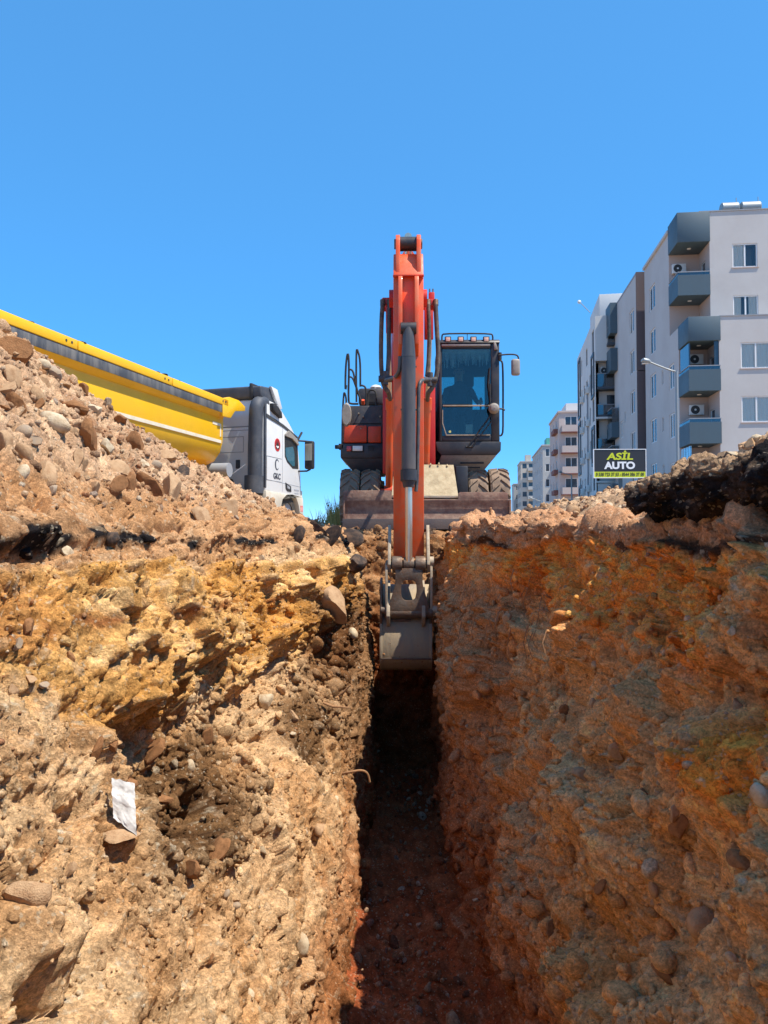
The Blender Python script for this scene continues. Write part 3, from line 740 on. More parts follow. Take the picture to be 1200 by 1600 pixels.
# ---------------- upperstructure (left of the arm)
Yf = 12.35
up_ = MB(); up_.prism([(-.62, 1.42), (-.62, 2.02), (2.7, 2.02), (2.75, 1.9), (2.75, 1.3), (-.4, 1.3)], X(534, Yf), X(598, Yf)); up_.build('hull', M_DK, ex, .02)
up_ = MB(); up_.prism([(.4, 1.3), (.4, 2.1), (1.2, 2.45), (2.75, 2.45), (2.8, 2.3), (2.8, 1.2)], X(600, Yf), X(690, Yf)+.5); up_.build('engine_hood', M_DK2, ex, .03)
up_ = MB(); up_.prism([(2.76, 1.15), (2.76, 2.2), (2.95, 2.25), (3.1, 1.9), (3.1, 1.2)], X(538, Yf), X(783, Yf)); up_.build('counterweight', M_ORD, ex, .05)
g = MB(); bp(g, 532, 600, 692.5, 716, Yf-.02, Yf+1.2); g.build('front_bumper', M_DK2, ex, .02)
# belly tapering in under the bumper
za, zb = Zp(716, Yf), Zp(735.5, Yf)
def belly(px0, px1, qx0, qx1, m, zb_):
    b = MB(); y0, y1 = Yf-E0.y, Yf-E0.y+1.3
    b.hexa([(X(qx0, Yf), y0+.10, zb_), (X(qx1, Yf), y0+.10, zb_), (X(qx1, Yf), y1, zb_), (X(qx0, Yf), y1, zb_)],
           [(X(px0, Yf), y0, za), (X(px1, Yf), y0, za), (X(px1, Yf), y1, za), (X(px0, Yf), y1, za)])
    return b.build('belly_pan', m, ex, .01)
belly(534, 599, 552, 599, M_DK, zb)
g = MB(); bp(g, 537, 573, 664.5, 691.5, Yf-.035, Yf+.3); g.build('battery_door', M_ORD, ex, .018)
g = MB(); bp(g, 575, 595, 666, 691.5, Yf-.02, Yf+.3); g.build('side_panel', M_ORD, ex, .012)
g = MB(); bp(g, 545, 598, 634, 662.5, Yf+.05, Yf+.9); g.build('tool_box', M_DK2, ex, .025)
g = MB(); bp(g, 551, 598, 644.5, 645.3, Yf+.044, Yf+.06); bp(g, 551, 598, 661.5, 663, Yf+.03, Yf+.06); build_each(g, 'box_seam', M_TUBE, ex)
g = MB(); bp(g, 560, 600, 606, 632, Yf+.7, Yf+1.6); g.build('air_cleaner_box', M_DK, ex, .04)
g = MB(); bp(g, 574, 586, 615, 628, Yf+.69, Yf+.71); g.build('intake_grille', M_BLK, ex)
p = L(587, 606, Yf+1.1); MB().lathe([(0, .02), (0, .1), (.03, .085), (.05, .03)], (p.x, p.y, p.z), 'z', 20).build('beacon_cap', M_WHITE, ex)
bolt = MB()
for px, py in ((561, 647), (568, 652), (594, 652), (564, 671)): q = L(px, py, Yf+.05); bolt.cyl(q+Vector((0, -.1, 0)), q, .012, n=8)
build_each(bolt, 'bolt', M_STEELP, ex)
def lamp(px0, px1, py0, py1, Y, lens=M_LENS, name='headlight'):
    h = MB(); bp(h, px0-1.5, px1+1.5, py0-1.5, py1+1.5, Y, Y+.06); o = h.build(name, M_BLK, ex, .006)
    g = MB(); bp(g, px0, px1, py0, py1, Y-.008, Y+.02); g.build('lens', lens, o, .004)
lamp(551, 566.5, 696.5, 704.5, Yf-.045); lamp(742, 756.5, 696, 704.5, Yf-.085)
for a, b, yy in ((541.5, 549, -.04), (759, 767, -.08)):
    g = MB(); bp(g, a, b, 697, 705, Yf+yy, Yf+.02); g.build('reflector', M_REFL, ex, .004)
v = MB()
for k in range(4): bp(v, 575, 585, 696+k*2.2, 697.2+k*2.2, Yf-.035, Yf)
build_each(v, 'vent_slot', M_BLK, ex)
# hand rails on the left
def pxpath(pts, Y): return [L(a, b, Y if len(t) == 0 else t[0]) for (a, b, *t) in pts]
def smooth_path(pts, it=2):
    pts = [Vector(p) for p in pts]
    for _ in range(it):
        q = [pts[0]]
        for a, b in zip(pts, pts[1:]): q += [a.lerp(b, .25), a.lerp(b, .75)]
        pts = q + [pts[-1]]
    return pts
for pts, r in (([(541, 602), (539.5, 612), (540, 575), (542.5, 553), (544.5, 553), (545.5, 575), (544, 628), (548, 631), (560, 631)], .017),
               ([(557, 628), (556.5, 570), (557, 546), (558.5, 546), (563, 562), (563, 604)], .016),
               ([(545, 577), (551, 578), (554, 590), (558, 610), (564, 626)], .016), ([(546, 588.5), (551, 590), (556, 604), (562, 622)], .014),
               ([(573, 688), (573, 625), (572, 606), (567, 602), (562, 603)], .016), ([(574, 690), (574.5, 612), (580, 609), (586, 610), (588, 618), (588.5, 690)], .016),
               ([(534.5, 693), (535, 650), (537, 615), (538.5, 613), (541, 622), (541, 634)], .015), ([(537, 694), (541, 686), (543, 670), (541, 655)], .008)):
    MB().tube(smooth_path(pxpath(pts, Yf+.1)), r, 8).build('handrail', M_BLK, ex)
g = MB(); a = L(541.5, 648, Yf-.1)
g.lathe([(-.03, .0), (-.03, .11), (.0, .13), (.03, .09), (.035, 0)], (0, 0, 0), 'y', 20)
g.v = [(x*.62+a.x, y+a.y, z*1.5+a.z) for x, y, z in g.v]; g.build('side_mirror', M_MIRR, ex)
g = MB(); bp(g, 533.5, 541, 637, 664, Yf+.0, Yf+.12); g.build('mirror_back', M_DK2, ex, .03)
g = MB(); bp(g, 523, 531, 695, 701, Yf-.05, Yf+.02); bp(g, 529, 537, 693, 702, Yf-.02, Yf+.1); build_each(g, 'step_bracket', M_BLK, ex, .01)
p = L(567, 625, Yf+.2); MB().cyl(p, p+Vector((0, .05, -.06)), .03, n=10).build('filler_cap', M_OR, ex)
# ---------------- cab
Yc = 12.15; yc = Yc-E0.y; yr = yc+1.55
cx0, cx1 = X(686.5, Yc), X(781.5, Yc); zt, zm, zbm = Zp(534.5, Yc), Zp(690, Yc), Zp(712, Yc)
zroof = zt
cab = MB()
def pillar(x0, x1, y0, y1, z0, z1): cab.box(x0, x1, y0, y1, z0, z1)
pw = .075
gx0, gx1 = X(691, Yc), X(768.5, Yc)
pillar(cx0, gx0, yc, yc+.11, zm, zt); pillar(gx1, cx1, yc, yc+.13, zm, zt)
pillar(cx0, cx0+pw, yr-.12, yr, zm, zt); pillar(cx1-pw, cx1, yr-.12, yr, zm, zt)
pillar(cx0, cx0+.05, yc+.8, yc+.88, zm, zt); pillar(cx1-.05, cx1, yc+.75, yc+.85, zm, zt)
cab.box(gx0, gx1, yc, yc+.1, Zp(545, Yc), zt-.0); cab.box(cx0+pw, cx1-pw, yr-.1, yr, zt-.25, zt)
cab.box(gx0, gx1, yc+.005, yc+.1, zm, Zp(681, Yc))
cab.box(cx0, cx0+.06, yc+.11, yr-.12, zt-.14, zt); cab.box(cx1-.06, cx1, yc+.13, yr-.12, zt-.14, zt)
cab.box(cx0, cx0+.06, yc+.11, yr-.12, zm, zm+.42); cab.box(cx1-.06, cx1, yc+.13, yr-.12, zm, zm+.25); cab.box(cx0+pw, cx1-pw, yr-.1, yr, zm, zm+.75)
cabo = cab.build('cab', M_DK2, ex, .018)
MB().prism([(yc-.03, zt-.02), (yc+.02, zt+.035), (yr-.1, zt+.05), (yr, zt), (yr, zt-.03), (yc-.02, zt-.03)], cx0-.005, cx1+.005).build('cab_roof', M_DK2, ex, .015)
g = MB(); bp(g, 690, 766, 537, 541, Yc-.02, Yc+.02); g.build('visor_strip', M_MIRR, ex, .006)
g = MB(); bp(g, 692, 768, 632.5, 635, Yc-.012, Yc+.02); g.build('window_bar', M_STEELP, ex, .003)
g = MB(); g.prism([(L(691, 641, Yc).x, Zp(641, Yc)), (L(691, 662, Yc).x, Zp(662, Yc)), (L(697, 681, Yc).x, Zp(681, Yc)), (L(766, 681, Yc).x, Zp(681, Yc)), (L(766, 679.3, Yc).x, Zp(679.3, Yc)), (L(698, 679.3, Yc).x, Zp(679.3, Yc)), (L(692.3, 661.5, Yc).x, Zp(661.5, Yc)), (L(692.3, 641, Yc).x, Zp(641, Yc))], yc-.006, yc+.01, 'y')
g.build('window_seal', M_STEELP, ex)
g = MB(); bp(g, 691, 768.5, 545, 632, Yc+.02, Yc+.026); g.build('windscreen', M_GLASS, ex)
g = MB(); bp(g, 691, 768.5, 636, 681, Yc+.02, Yc+.026); g.build('lower_window', M_GLASS, ex)
g = MB(); g.box(cx0+pw, cx1-pw, yr-.06, yr-.054, zm+.75, zt-.25); g.build('rear_window', M_GLASSR, ex)
g = MB(); g.box(cx0+.02, cx0+.026, yc+.11, yc+.8, zm+.42, zt-.14); g.box(cx0+.02, cx0+.026, yc+.88, yr-.12, zm+.42, zt-.14); build_each(g, 'side_window', M_GLASSR, ex)
g = MB(); g.box(cx1-.026, cx1-.02, yc+.13, yc+.75, zm+.25, zt-.14); g.box(cx1-.026, cx1-.02, yc+.85, yr-.12, zm+.25, zt-.14); build_each(g, 'side_window', M_GLASSR, ex)
g = MB(); g.box(cx0, cx1, yc+.02, yr, zm-.05, zm+.01); g.build('cab_floor', M_BLK, ex)
# lower nose with bumper line and belly
x0, x1 = X(680.5, Yc), X(783, Yc)
g = MB(); g.prism([(x0, zm-.01), (x1, zm-.01), (x1-.005, Zp(705, Yc)), (x1-.07, zbm), (x0+.09, zbm), (x0+.02, Zp(704, Yc))], yc-.05, yc+1.5, 'y'); g.build('cab_base', M_DK2, ex, .015)
b = MB(); b.hexa([(X(683, Yc), yc+.25, Zp(737, Yc)), (X(756, Yc), yc+.25, Zp(737, Yc)), (X(756, Yc), yc+1.4, Zp(737, Yc)), (X(683, Yc), yc+1.4, Zp(737, Yc))],
         [(x0+.09, yc-.04, zbm), (x1-.07, yc-.04, zbm), (x1-.07, yc+1.5, zbm), (x0+.09, yc+1.5, zbm)]); b.build('cab_belly', M_MIRR, ex, .008)
for k, (a, c) in enumerate(((720, 757), (726, 752))):
    q = MB(); zc = Zp(723+6*k, Yc); q.box(X(a, Yc), X(c, Yc), yc+.06+.09*k, yc+.09+.09*k, zc-.012, zc+.012); q.build('belly_slot', M_BLK, ex)
# roof lamps and rail
rl = smooth_path(pxpath([(690.5, 535), (690.5, 524), (693, 521.5), (730, 521), (767, 521.5), (770, 524), (770, 535)], Yc+.02), 1)
MB().tube(rl, .013, 8).build('lamp_rail', M_BLK, ex); MB().cyl(L(730, 521, Yc+.02), L(730, 534, Yc+.02), .006, n=6).build('rail_strut', M_BLK, ex)
for c in (700, 720, 740, 760): lamp(c-3.4, c+3.4, 527, 533.2, Yc-.02, M_AMBER, 'work_lamp')
# wiper
wp_ = MB(); a, b = L(731, 698, Yc-.07), L(766, 650, Yc-.06)
wp_.tube([a, b, L(766, 600, Yc-.03)], .012, 8); wp_.tube([L(737, 698, Yc-.07), L(768, 658, Yc-.06), L(768, 640, Yc-.05)], .009, 8)
wp_.tube(pxpath([(765, 575), (763, 600), (766, 625)], Yc-.03), .014, 8); wp_.cyl(a+Vector((-.03, .02, 0)), a+Vector((.08, .02, 0)), .02, n=8)
wp_.build('wiper', M_BLK, ex)
p = L(772, 638, Yc-.12); MB().lathe([(-.06, .0), (-.05, .05), (.0, .085), (.03, .085), (.05, .03), (.05, 0)], (p.x, p.y, p.z), 'y', 24).build('round_mirror', M_MIRR, ex)
MB().tube(pxpath([(774, 638, Yc-.06), (785, 639), (789, 641)], Yc-.04), .014, 8).build('mirror_bracket', M_BLK, ex)
MB().tube(smooth_path(pxpath([(780, 563), (784, 564), (785.5, 570), (786, 600), (786, 640), (786, 674), (784, 680), (781, 681)], Yc+.06), 1), .015, 8).build('grab_rail', M_BLK, ex)
MB().tube(smooth_path(pxpath([(779, 555), (795, 553.5), (806, 554), (810, 557), (810.5, 566)], Yc-.02), 2), .013, 8).build('mirror_arm', M_BLK, ex)
g = MB(); bp(g, 799.5, 813, 560, 586, Yc-.06, Yc+.03); mo = g.build('rear_view_mirror', M_MIRR, ex, .035, 3)
q = MB(); c = L(781, 556, Yc); q.cyl(c+Vector((0, 0, -.06)), c+Vector((0, 0, .05)), .03, n=10); q.build('mirror_hinge', M_BLK, ex)
g = MB(); g.prism([(X(772, Yc), Zp(535, Yc)), (X(776, Yc), Zp(537, Yc)), (X(779, Yc), Zp(548, Yc)), (X(773, Yc), Zp(548, Yc))], yc-.03, yc+.4, 'y'); g.build('roof_corner', M_MIRR, ex, .01)
# inside: fringe along the top of the windscreen, seat, console, papers
fr_ = MB(); zf = Zp(548, Yc)
for k in range(44):
    xx = gx0+.02+(gx1-gx0-.04)*k/43; ln = .16+.05*math.sin(k*1.9)+(.14*random.random() if k < 14 else .05*random.random())
    fr_.tube([(xx, yc+.09, zf), (xx+.01*math.sin(k), yc+.085, zf-ln)], [.009, .004], 5)
fr_.box(gx0+.01, gx1-.01, yc+.08, yc+.1, zf-.02, zf+.03)
fr_.build('curtain_fringe', mat('fringe_cloth', lin(226,232,234), .9, c2=lin(150,164,172), scale=20, amt=.7), ex)
sx = (gx0+gx1)/2 - .05
MB().prism([(yc+.62, 1.72), (yc+.62, 1.86), (yc+1.1, 1.88), (yc+1.18, 2.5), (yc+1.3, 2.5), (yc+1.24, 1.72)], sx-.25, sx+.25).build('operator_seat', M_SEAT, ex, .04)
MB().box(sx-.06, sx+.28, yc+1.2, yc+1.3, 2.5, 2.76).build('headrest', M_SEAT, ex, .05)
c = MB(); c.box(gx0+.02, sx-.3, yc+.5, yc+1.2, zm, 2.0); c.box(sx+.3, gx1-.02, yc+.5, yc+1.2, zm, 2.0); build_each(c, 'side_console', M_DK2, ex, .03)
c = MB()
for s in (-.36, .36): c.cyl((sx+s*.92, yc+.6, 1.98), (sx+s*.92, yc+.56, 2.12), .015, n=8); c.cyl((sx+s*.92, yc+.56, 2.12), (sx+s*.92, yc+.55, 2.2), .028, .02, n=10)
build_each(c, 'control_lever', M_BLK, ex)
c = MB(); c.tube([(sx, yc+.3, zm), (sx, yc+.36, 1.85)], .05, 10); c.lathe([(-.012, .17), (0, .19), (.012, .17)], (sx, yc+.38, 1.9), 'y', 24); c.build('steering_column', M_BLK, ex)
g = MB(); bp(g, 727.5, 738.5, 663, 677, Yc+.03, Yc+.034); g.build('paper_notice', mat('paper', lin(214,210,204), .8, c2=lin(120,120,120), scale=60, amt=.5), ex)
p = L(703, 674.5, Yc+.015); MB().cyl(p, p+Vector((0, -.004, 0)), .02, n=14).build('round_sticker', mat('sticker', lin(214,206,120), .6), ex)
# ---------------- boom (behind the stick)
bx = L(638, 800, 10.4).x
def yz(*pts): return [(a-E0.y, b) for a, b in pts]
top = [(13.35, 1.55), (13.1, 2.05), (12.2, 2.75), (11.4, 3.28), (10.9, 3.36), (10.1, 3.22), (9.62, 3.12), (9.45, 2.95), (9.5, 2.74), (9.9, 2.62), (10.9, 2.66), (11.6, 2.32), (12.5, 1.85), (13.0, 1.5)]
hw = [.26 if y > 12 else (.24 if y > 11 else (.22 if y > 10.5 else .165)) for y, z in top]
boom = MB().prism(yz(*top), [bx-h for h in hw], [bx+h for h in hw]).build('boom', M_RED, ex, .012)
MB().prism(yz((12.6, 1.1), (12.55, 1.75), (13.0, 2.1), (13.5, 1.95), (13.6, 1.1)), bx-.34, bx-.28).build('boom_foot', M_DK2, ex, .01)
MB().prism(yz((12.6, 1.1), (12.55, 1.75), (13.0, 2.1), (13.5, 1.95), (13.6, 1.1)), bx+.28, bx+.34).build('boom_foot', M_DK2, ex, .01)
# arm cylinder on top of the boom
sxm = L(638.5, 800, 9.0).x
MB().cyl((bx, -1.5, 3.66), (bx, -2.9, 3.62), .085, n=18).build('arm_cylinder', M_OR, ex)
MB().cyl((bx, -2.9, 3.62), (sxm, -3.75, 3.55), .045, n=14).build('arm_cylinder_rod', M_CHR, ex)
for s in (-1, 1): MB().prism(yz((11.3, 3.2), (11.3, 3.62), (11.45, 3.74), (11.6, 3.6), (11.75, 2.95)), bx+s*.1-.015, bx+s*.1+.015).build('cylinder_lug', M_RED, ex, .006)
# boom lift cylinders on both sides
for s, p0, p1, p2 in ((-1, (607.5, 768, 12.0), (609.5, 622, 11.5), (606, 478, 11.0)), (1, (664.5, 772, 12.0), (668, 622, 11.5), (673, 478, 11.0))):
    a, b, c = L(*p0), L(*p1), L(*p2)
    cy = MB().cyl(a, b, .056, n=18); cy.cyl(a.lerp(b, .88), b, .068, n=18); cyl_o = cy.build('boom_cylinder', M_OR, ex)
    MB().cyl(b, c, .036, n=14).build('rod', M_CHR, cyl_o)
    k = MB(); k.cyl(a+Vector((-.07, 0, 0)), a+Vector((.07, 0, 0)), .095, n=18); k.cyl(a+Vector((.06*s, 0, 0)), a+Vector((.13*s, 0, 0)), .045, n=12); k.build('pivot_eye', M_ORD, cyl_o)
    k = MB(); k.cyl((c.x-.06, c.y, c.z), (c.x+.06, c.y, c.z), .08, n=18); k.build('rod_eye', M_RED, cyl_o)
    e = MB(); e.box(min(c.x, bx), max(c.x, bx), c.y-.05, c.y+.05, c.z-.05, c.z+.05); e.build('cylinder_pin', M_RED, ex, .01)
# red brackets and hoses
Yh = 10.3
g = MB(); bp(g, 597, 616, 464.5, 476, Yh, Yh+.1); bp(g, 603, 616, 470, 520, Yh+.25, Yh+.3); build_each(g, 'hose_bracket', M_RED, ex, .01)
g = MB(); bp(g, 660, 683, 467, 477, Yh, Yh+.1); bp(g, 670, 679, 456, 482, Yh+.06, Yh+.16); bp(g, 663, 677, 480, 530, Yh+.25, Yh+.3); build_each(g, 'hose_bracket', M_RED, ex, .01)
c = MB()
for px in (671.5, 676.5): q = L(px, 457, Yh+.1); c.cyl(q, q+Vector((0, 0, .05)), .009, n=8)
for px in (598, 608.5, 669, 681): q = L(px, 474, Yh-.02); c.cyl(q+Vector((0, 0, -.03)), q+Vector((0, .02, .05)), .036, n=12)
build_each(c, 'hose_fitting', M_STEEL, ex)
for pts, r, m in (([(598, 475), (596, 500), (595, 560), (597, 593), (601, 606), (607, 612), (609.5, 624, 11.4)], .031, M_HOSE),
                  ([(608.5, 476), (608, 520), (607, 565), (605, 590), (604, 596)], .03, M_TUBE),
                  ([(669, 476), (671, 520), (670, 560), (667, 588)], .028, M_HOSE),
                  ([(680.5, 476), (683, 520), (685, 555), (683, 585), (676, 606), (668.5, 614), (668, 625, 11.4)], .032, M_HOSE),
                  ([(603, 594, 9.4), (612, 592, 9.2), (621, 587, 8.85), (625, 575, 8.8), (625, 557, 8.8)], .024, M_TUBE),
                  ([(672, 593, 9.4), (664, 592, 9.1), (657, 595, 8.86), (654, 605, 8.84), (653.5, 660, 8.84), (652, 745, 8.84), (650, 768, 8.83)], .022, M_TUBE)):
    MB().tube(smooth_path(pxpath(pts, Yh-.08), 2), r, 10).build('hydraulic_hose', m, ex)
for px, py in ((602, 592), (672, 594)):
    q = L(px, py, Yh-.1); k = MB().cyl(q+Vector((-.09, 0, 0)), q+Vector((.09, 0, 0)), .045, n=12); k.cyl(q+Vector((0, 0, -.08)), q+Vector((0, 0, .1)), .04, n=12); k.build('hose_manifold', M_TUBE, ex)
g = MB(); bp(g, 598, 617, 590, 740, 12.05, 12.15); bp(g, 660, 680, 590, 740, 12.05, 12.15); build_each(g, 'boom_web', M_RED, ex, .01)
# ---------------- stick
Ys = 8.95
sw = .178
stp = [(8.95, Zp(872, 8.95)), (8.95, 2.30), (8.955, 2.62), (8.99, 2.95), (9.06, 3.14), (9.16, 3.30), (9.5, 3.34), (9.78, 3.05), (9.72, 2.6), (9.5, 2.0), (9.3, .6), (9.22, Zp(872, 8.95))]
stick = MB().prism(yz(*stp), sxm-sw, sxm+sw).build('stick', M_OR, ex, .010)
# deep side ribs framing the bucket cylinder
for s in (-1, 1):
    xr = sxm + s*.095
    rp = yz((8.955, 2.0), (8.82, 2.12), (8.80, 2.45), (8.82, 2.86), (8.86, 2.93), (8.97, 2.95), (9.0, 2.6))
    MB().prism(rp, xr-.024, xr+.024).build('cylinder_rib', M_OR, ex, .006)
    xl = sxm + s*.125
    lp = yz((9.02, 2.98), (9.02, 3.2), (9.05, 3.44), (9.12, 3.52), (9.22, 3.54), (9.32, 3.48), (9.4, 3.3), (9.3, 3.2))
    MB().prism(lp, xl-.026, xl+.026).build('stick_lug', M_OR, ex, .008)
    q = MB().cyl((xl+s*.024, -3.79, 3.44), (xl+s*.045, -3.79, 3.44), .06, n=16); q.build('pin_cap', M_STEEL, ex)
MB().cyl((sxm-.1, -3.79, 3.44), (sxm+.1, -3.79, 3.44), .085, n=22).build('cylinder_eye', M_DK2, ex)
MB().box(sxm-sw-.004, sxm+sw+.004, 8.93-E0.y, 8.99-E0.y, 2.955, 2.972).build('weld_seam', M_ORD, ex, .003)
for s in (-1, 1):
    q = MB().cyl((sxm+s*(sw-.01), 9.62-E0.y, 2.9), (sxm+s*(sw+.06), 9.62-E0.y, 2.9), .11, n=20); q.build('stick_pivot', M_RED, ex)
# bucket cylinder
yb = 8.82-E0.y; cxm = L(638.5, 800, 8.8).x
bc = MB(); bc.cyl((cxm, yb-.01, 2.30), (cxm, yb-.03, 1.95), .062, .082, n=22); bc.cyl((cxm, yb-.03, 1.95), (cxm, yb-.05, Zp(734, 8.8)), .082, n=24)
bcyl = bc.build('bucket_cylinder', mat('cylinder_charcoal', lin(66,66,68), .36, c2=lin(120,106,94), scale=4, amt=.6, stretch=(1, 1, .25)), ex)
MB().cyl((cxm, yb-.05, Zp(735, 8.8)), (cxm, yb-.055, Zp(752, 8.8)), .094, n=24).build('gland', M_DK2, bcyl)
MB().cyl((cxm, yb-.055, Zp(752, 8.8)), (cxm, yb-.06, Zp(762, 8.8)), .08, .06, n=24).build('gland_nose', M_DK, bcyl)
MB().cyl((cxm, yb-.05, Zp(755, 8.8)), (cxm, yb-.06, Zp(878, 8.8)), .042, n=20).build('rod', M_CHR, bcyl)
MB().cyl((sxm-.09, yb, 2.3), (sxm+.09, yb, 2.3), .07, n=20).build('base_eye', M_DK2, bcyl)
k = MB(); k.tube([L(626, 640, 8.82), L(651, 640, 8.82)], .012, 8); k.tube([L(624, 573, 8.84), L(651, 573, 8.84)], .010, 8); build_each(k, 'clamp_band', M_DK2, bcyl)
# ---------------- linkage and bucket
zl = Zp(882, 8.8); ylk = 8.80-E0.y
lk = MB(); lk.cyl((sxm-.19, ylk, zl), (sxm-.075, ylk, zl), .098, n=22); lk.cyl((sxm+.075, ylk, zl), (sxm+.19, ylk, zl), .098, n=22); lk.cyl((sxm-.06, ylk, zl), (sxm+.06, ylk, zl), .085, n=22)
lk.cyl((sxm-.26, ylk, zl), (sxm+.26, ylk, zl), .05, n=16); lk.build('link_pin_bosses', M_STEEL, ex, .006)
MB().cyl((sxm+.24, ylk, zl+.03), (sxm+.285, ylk, zl+.03), .062, n=16).build('pin_head', M_STEELP, ex)
for s in (-1, 1):
    xs_ = sxm + s*.222
    MB().prism(yz((9.0, Zp(822, 8.9)), (8.95, Zp(820, 8.9)), (8.76, Zp(862, 8.8)), (8.72, zl), (8.78, zl-.09), (8.88, zl-.06), (9.06, Zp(830, 8.9)-.05)), xs_-.018, xs_+.018).build('side_link', M_STEELP, ex, .006)
    xk = sxm + s*.255
    MB().prism(yz((8.76, zl+.02), (8.72, zl-.10), (8.74, Zp(960, 8.8)), (8.84, Zp(965, 8.8)), (8.9, zl-.1), (8.86, zl+.02)), xk-.014, xk+.014).build('guide_link', M_STEELP, ex, .005)
# bucket link (plate with an oval window)
zb0, zb1 = Zp(962, 8.76), zl-.04
xo, yo = .155, 8.72-E0.y
lnk = MB()
outer = [(-xo, zb1), (xo, zb1), (xo, zb1-.18), (xo+.07, zb0+.12), (xo+.07, zb0), (-xo-.07, zb0), (-xo-.07, zb0+.12), (-xo, zb1-.18)]
wz0, wz1 = Zp(938, 8.76), Zp(906, 8.76)
def ringface(mb, out, inn, y0, y1):
    n = len(out); vs = [(x+sxm, y0, z) for x, z in out]+[(x+sxm, y0, z) for x, z in inn]+[(x+sxm, y1, z) for x, z in out]+[(x+sxm, y1, z) for x, z in inn]
    fs = []
    for i in range(n):
        j = (i+1) % n
        fs += [(i, j, n+j, n+i), (2*n+j, 2*n+i, 3*n+i, 3*n+j), (j, i, 2*n+i, 2*n+j), (n+i, n+j, 3*n+j, 3*n+i)]
    mb.add(vs, fs)
def resample(poly, n):
    P = [Vector((a, b, 0)) for a, b in poly]; L_ = [(P[(i+1) % len(P)]-P[i]).length for i in range(len(P))]; T = sum(L_); out = []
    for k in range(n):
        d = T*k/n; i = 0
        while d > L_[i]: d -= L_[i]; i += 1
        q = P[i].lerp(P[(i+1) % len(P)], d/L_[i]); out.append((q.x, q.y))
    return out
inn = []
cz_, hh = (wz0+wz1)/2, (wz1-wz0)/2
n = 40; ro = resample(outer, n)
for (a, b) in ro:
    th = math.atan2(b-cz_, a); e = 3.2
    cc, ss = math.cos(th), math.sin(th); inn.append((.088*abs(cc)**(2/e)*(1 if cc > 0 else -1), cz_+hh*abs(ss)**(2/e)*(1 if ss > 0 else -1)))
ringface(lnk, ro, inn, yo, yo+.09)
lnk.cyl((sxm-.27, yo+.06, zb0+.03), (sxm+.27, yo+.06, zb0+.03), .065, n=18)
lnk.build('bucket_link', M_STEEL, ex, .004)
MB().cyl((sxm+.26, yo+.06, zb0+.06), (sxm+.32, yo+.06, zb0+.06), .05, n=16).build('pin_head', M_STEELP, ex)
MB().cyl((sxm-.32, yo+.06, zb0+.06), (sxm-.26, yo+.06, zb0+.06), .05, n=16).build('pin_head', M_STEEL, ex)
# bucket shell: curved back towards the camera, mouth towards the machine
bw = .282; bxm = L(634, 800, 8.8).x
zc0, zc1 = Zp(925, 8.8), Zp(1046, 8.75)
backp = [(9.12, zc0+.05), (8.98, zc0-.10), (8.90, zc0-.22), (8.80, zc0-.36), (8.745, zc0-.52), (8.72, zc0-.70), (8.735, zc1+.09), (8.82, zc1), (9.0, zc1-.05), (9.4, zc1-.02), (9.75, zc1+.1)]
inp = [(y+.035, z+.02) for y, z in backp]
shell = MB().prism(yz(*(backp+inp[::-1])), bxm-bw, bxm+bw).build('bucket', M_BUCK, ex, .004)
sidep = backp + [(9.65, zc0-.25), (9.3, zc0+.02)]
for s in (-1, 1):
    xs_ = bxm+s*bw
    MB().prism(yz(*[(y-.012, z) for y, z in sidep]), xs_-.016, xs_+.016).build('bucket_side', M_BUCK, shell, .004)
    xe = bxm+s*.2
    MB().prism(yz((9.08, zc0+.12), (8.84, zc0+.0), (8.72, zb0+.12), (8.68, zb0), (8.72, zb0-.08), (8.80, zc0-.40), (9.0, zc0-.2)), xe-.02, xe+.02).build('bucket_ear', M_STEELP, shell, .005)
    xe = bxm+s*(bw+.0)
    MB().prism(yz((8.95, zc0+.16), (8.78, zc0+.10), (8.74, zb0+.02), (8.80, zb0-.12), (8.98, zb0-.05)), xe-.014, xe+.014).build('bucket_ear', M_STEEL, shell, .005)
MB().box(bxm-bw, bxm+bw, 8.70-E0.y, 8.76-E0.y, zc1+.115, zc1+.135).build('wear_strip', M_STEEL, shell, .003)
MB().box(bxm-.2, bxm+.06, 8.80-E0.y, 8.86-E0.y, zc0-.335, zc0-.31).build('weld_bead', M_STEEL, shell, .004)
for k in range(4):
    xt = bxm-bw+.06+k*.15
    MB().prism(yz((9.7, zc1+.06), (9.95, zc1+.22), (9.74, zc1+.14)), xt-.03, xt+.03).build('tooth', M_STEEL, shell, .004)

# soil caked on the bucket and the linkage
if 'pebbles' in globals():
    rb = np.random.default_rng(77); n = 420; v = rb.uniform(0, 1, n)**.55; xx = bxm + rb.uniform(-bw, bw, n)*np.where(rb.uniform(size=n) < .4, 1, .8)
    yy = np.interp(v, np.linspace(0, 1, 6), [p[0]-E0.y for p in backp[3:9]]); zz_ = np.interp(v, np.linspace(0, 1, 6), [p[1] for p in backp[3:9]])
    pebbles(ex, np.stack([xx, yy+.004, zz_], 1), .008*np.exp(.55*rb.normal(size=n)), np.array(lin(176,130,92,.8))*rb.uniform(.7, 1.2, (n, 1)), 'caked_soil')
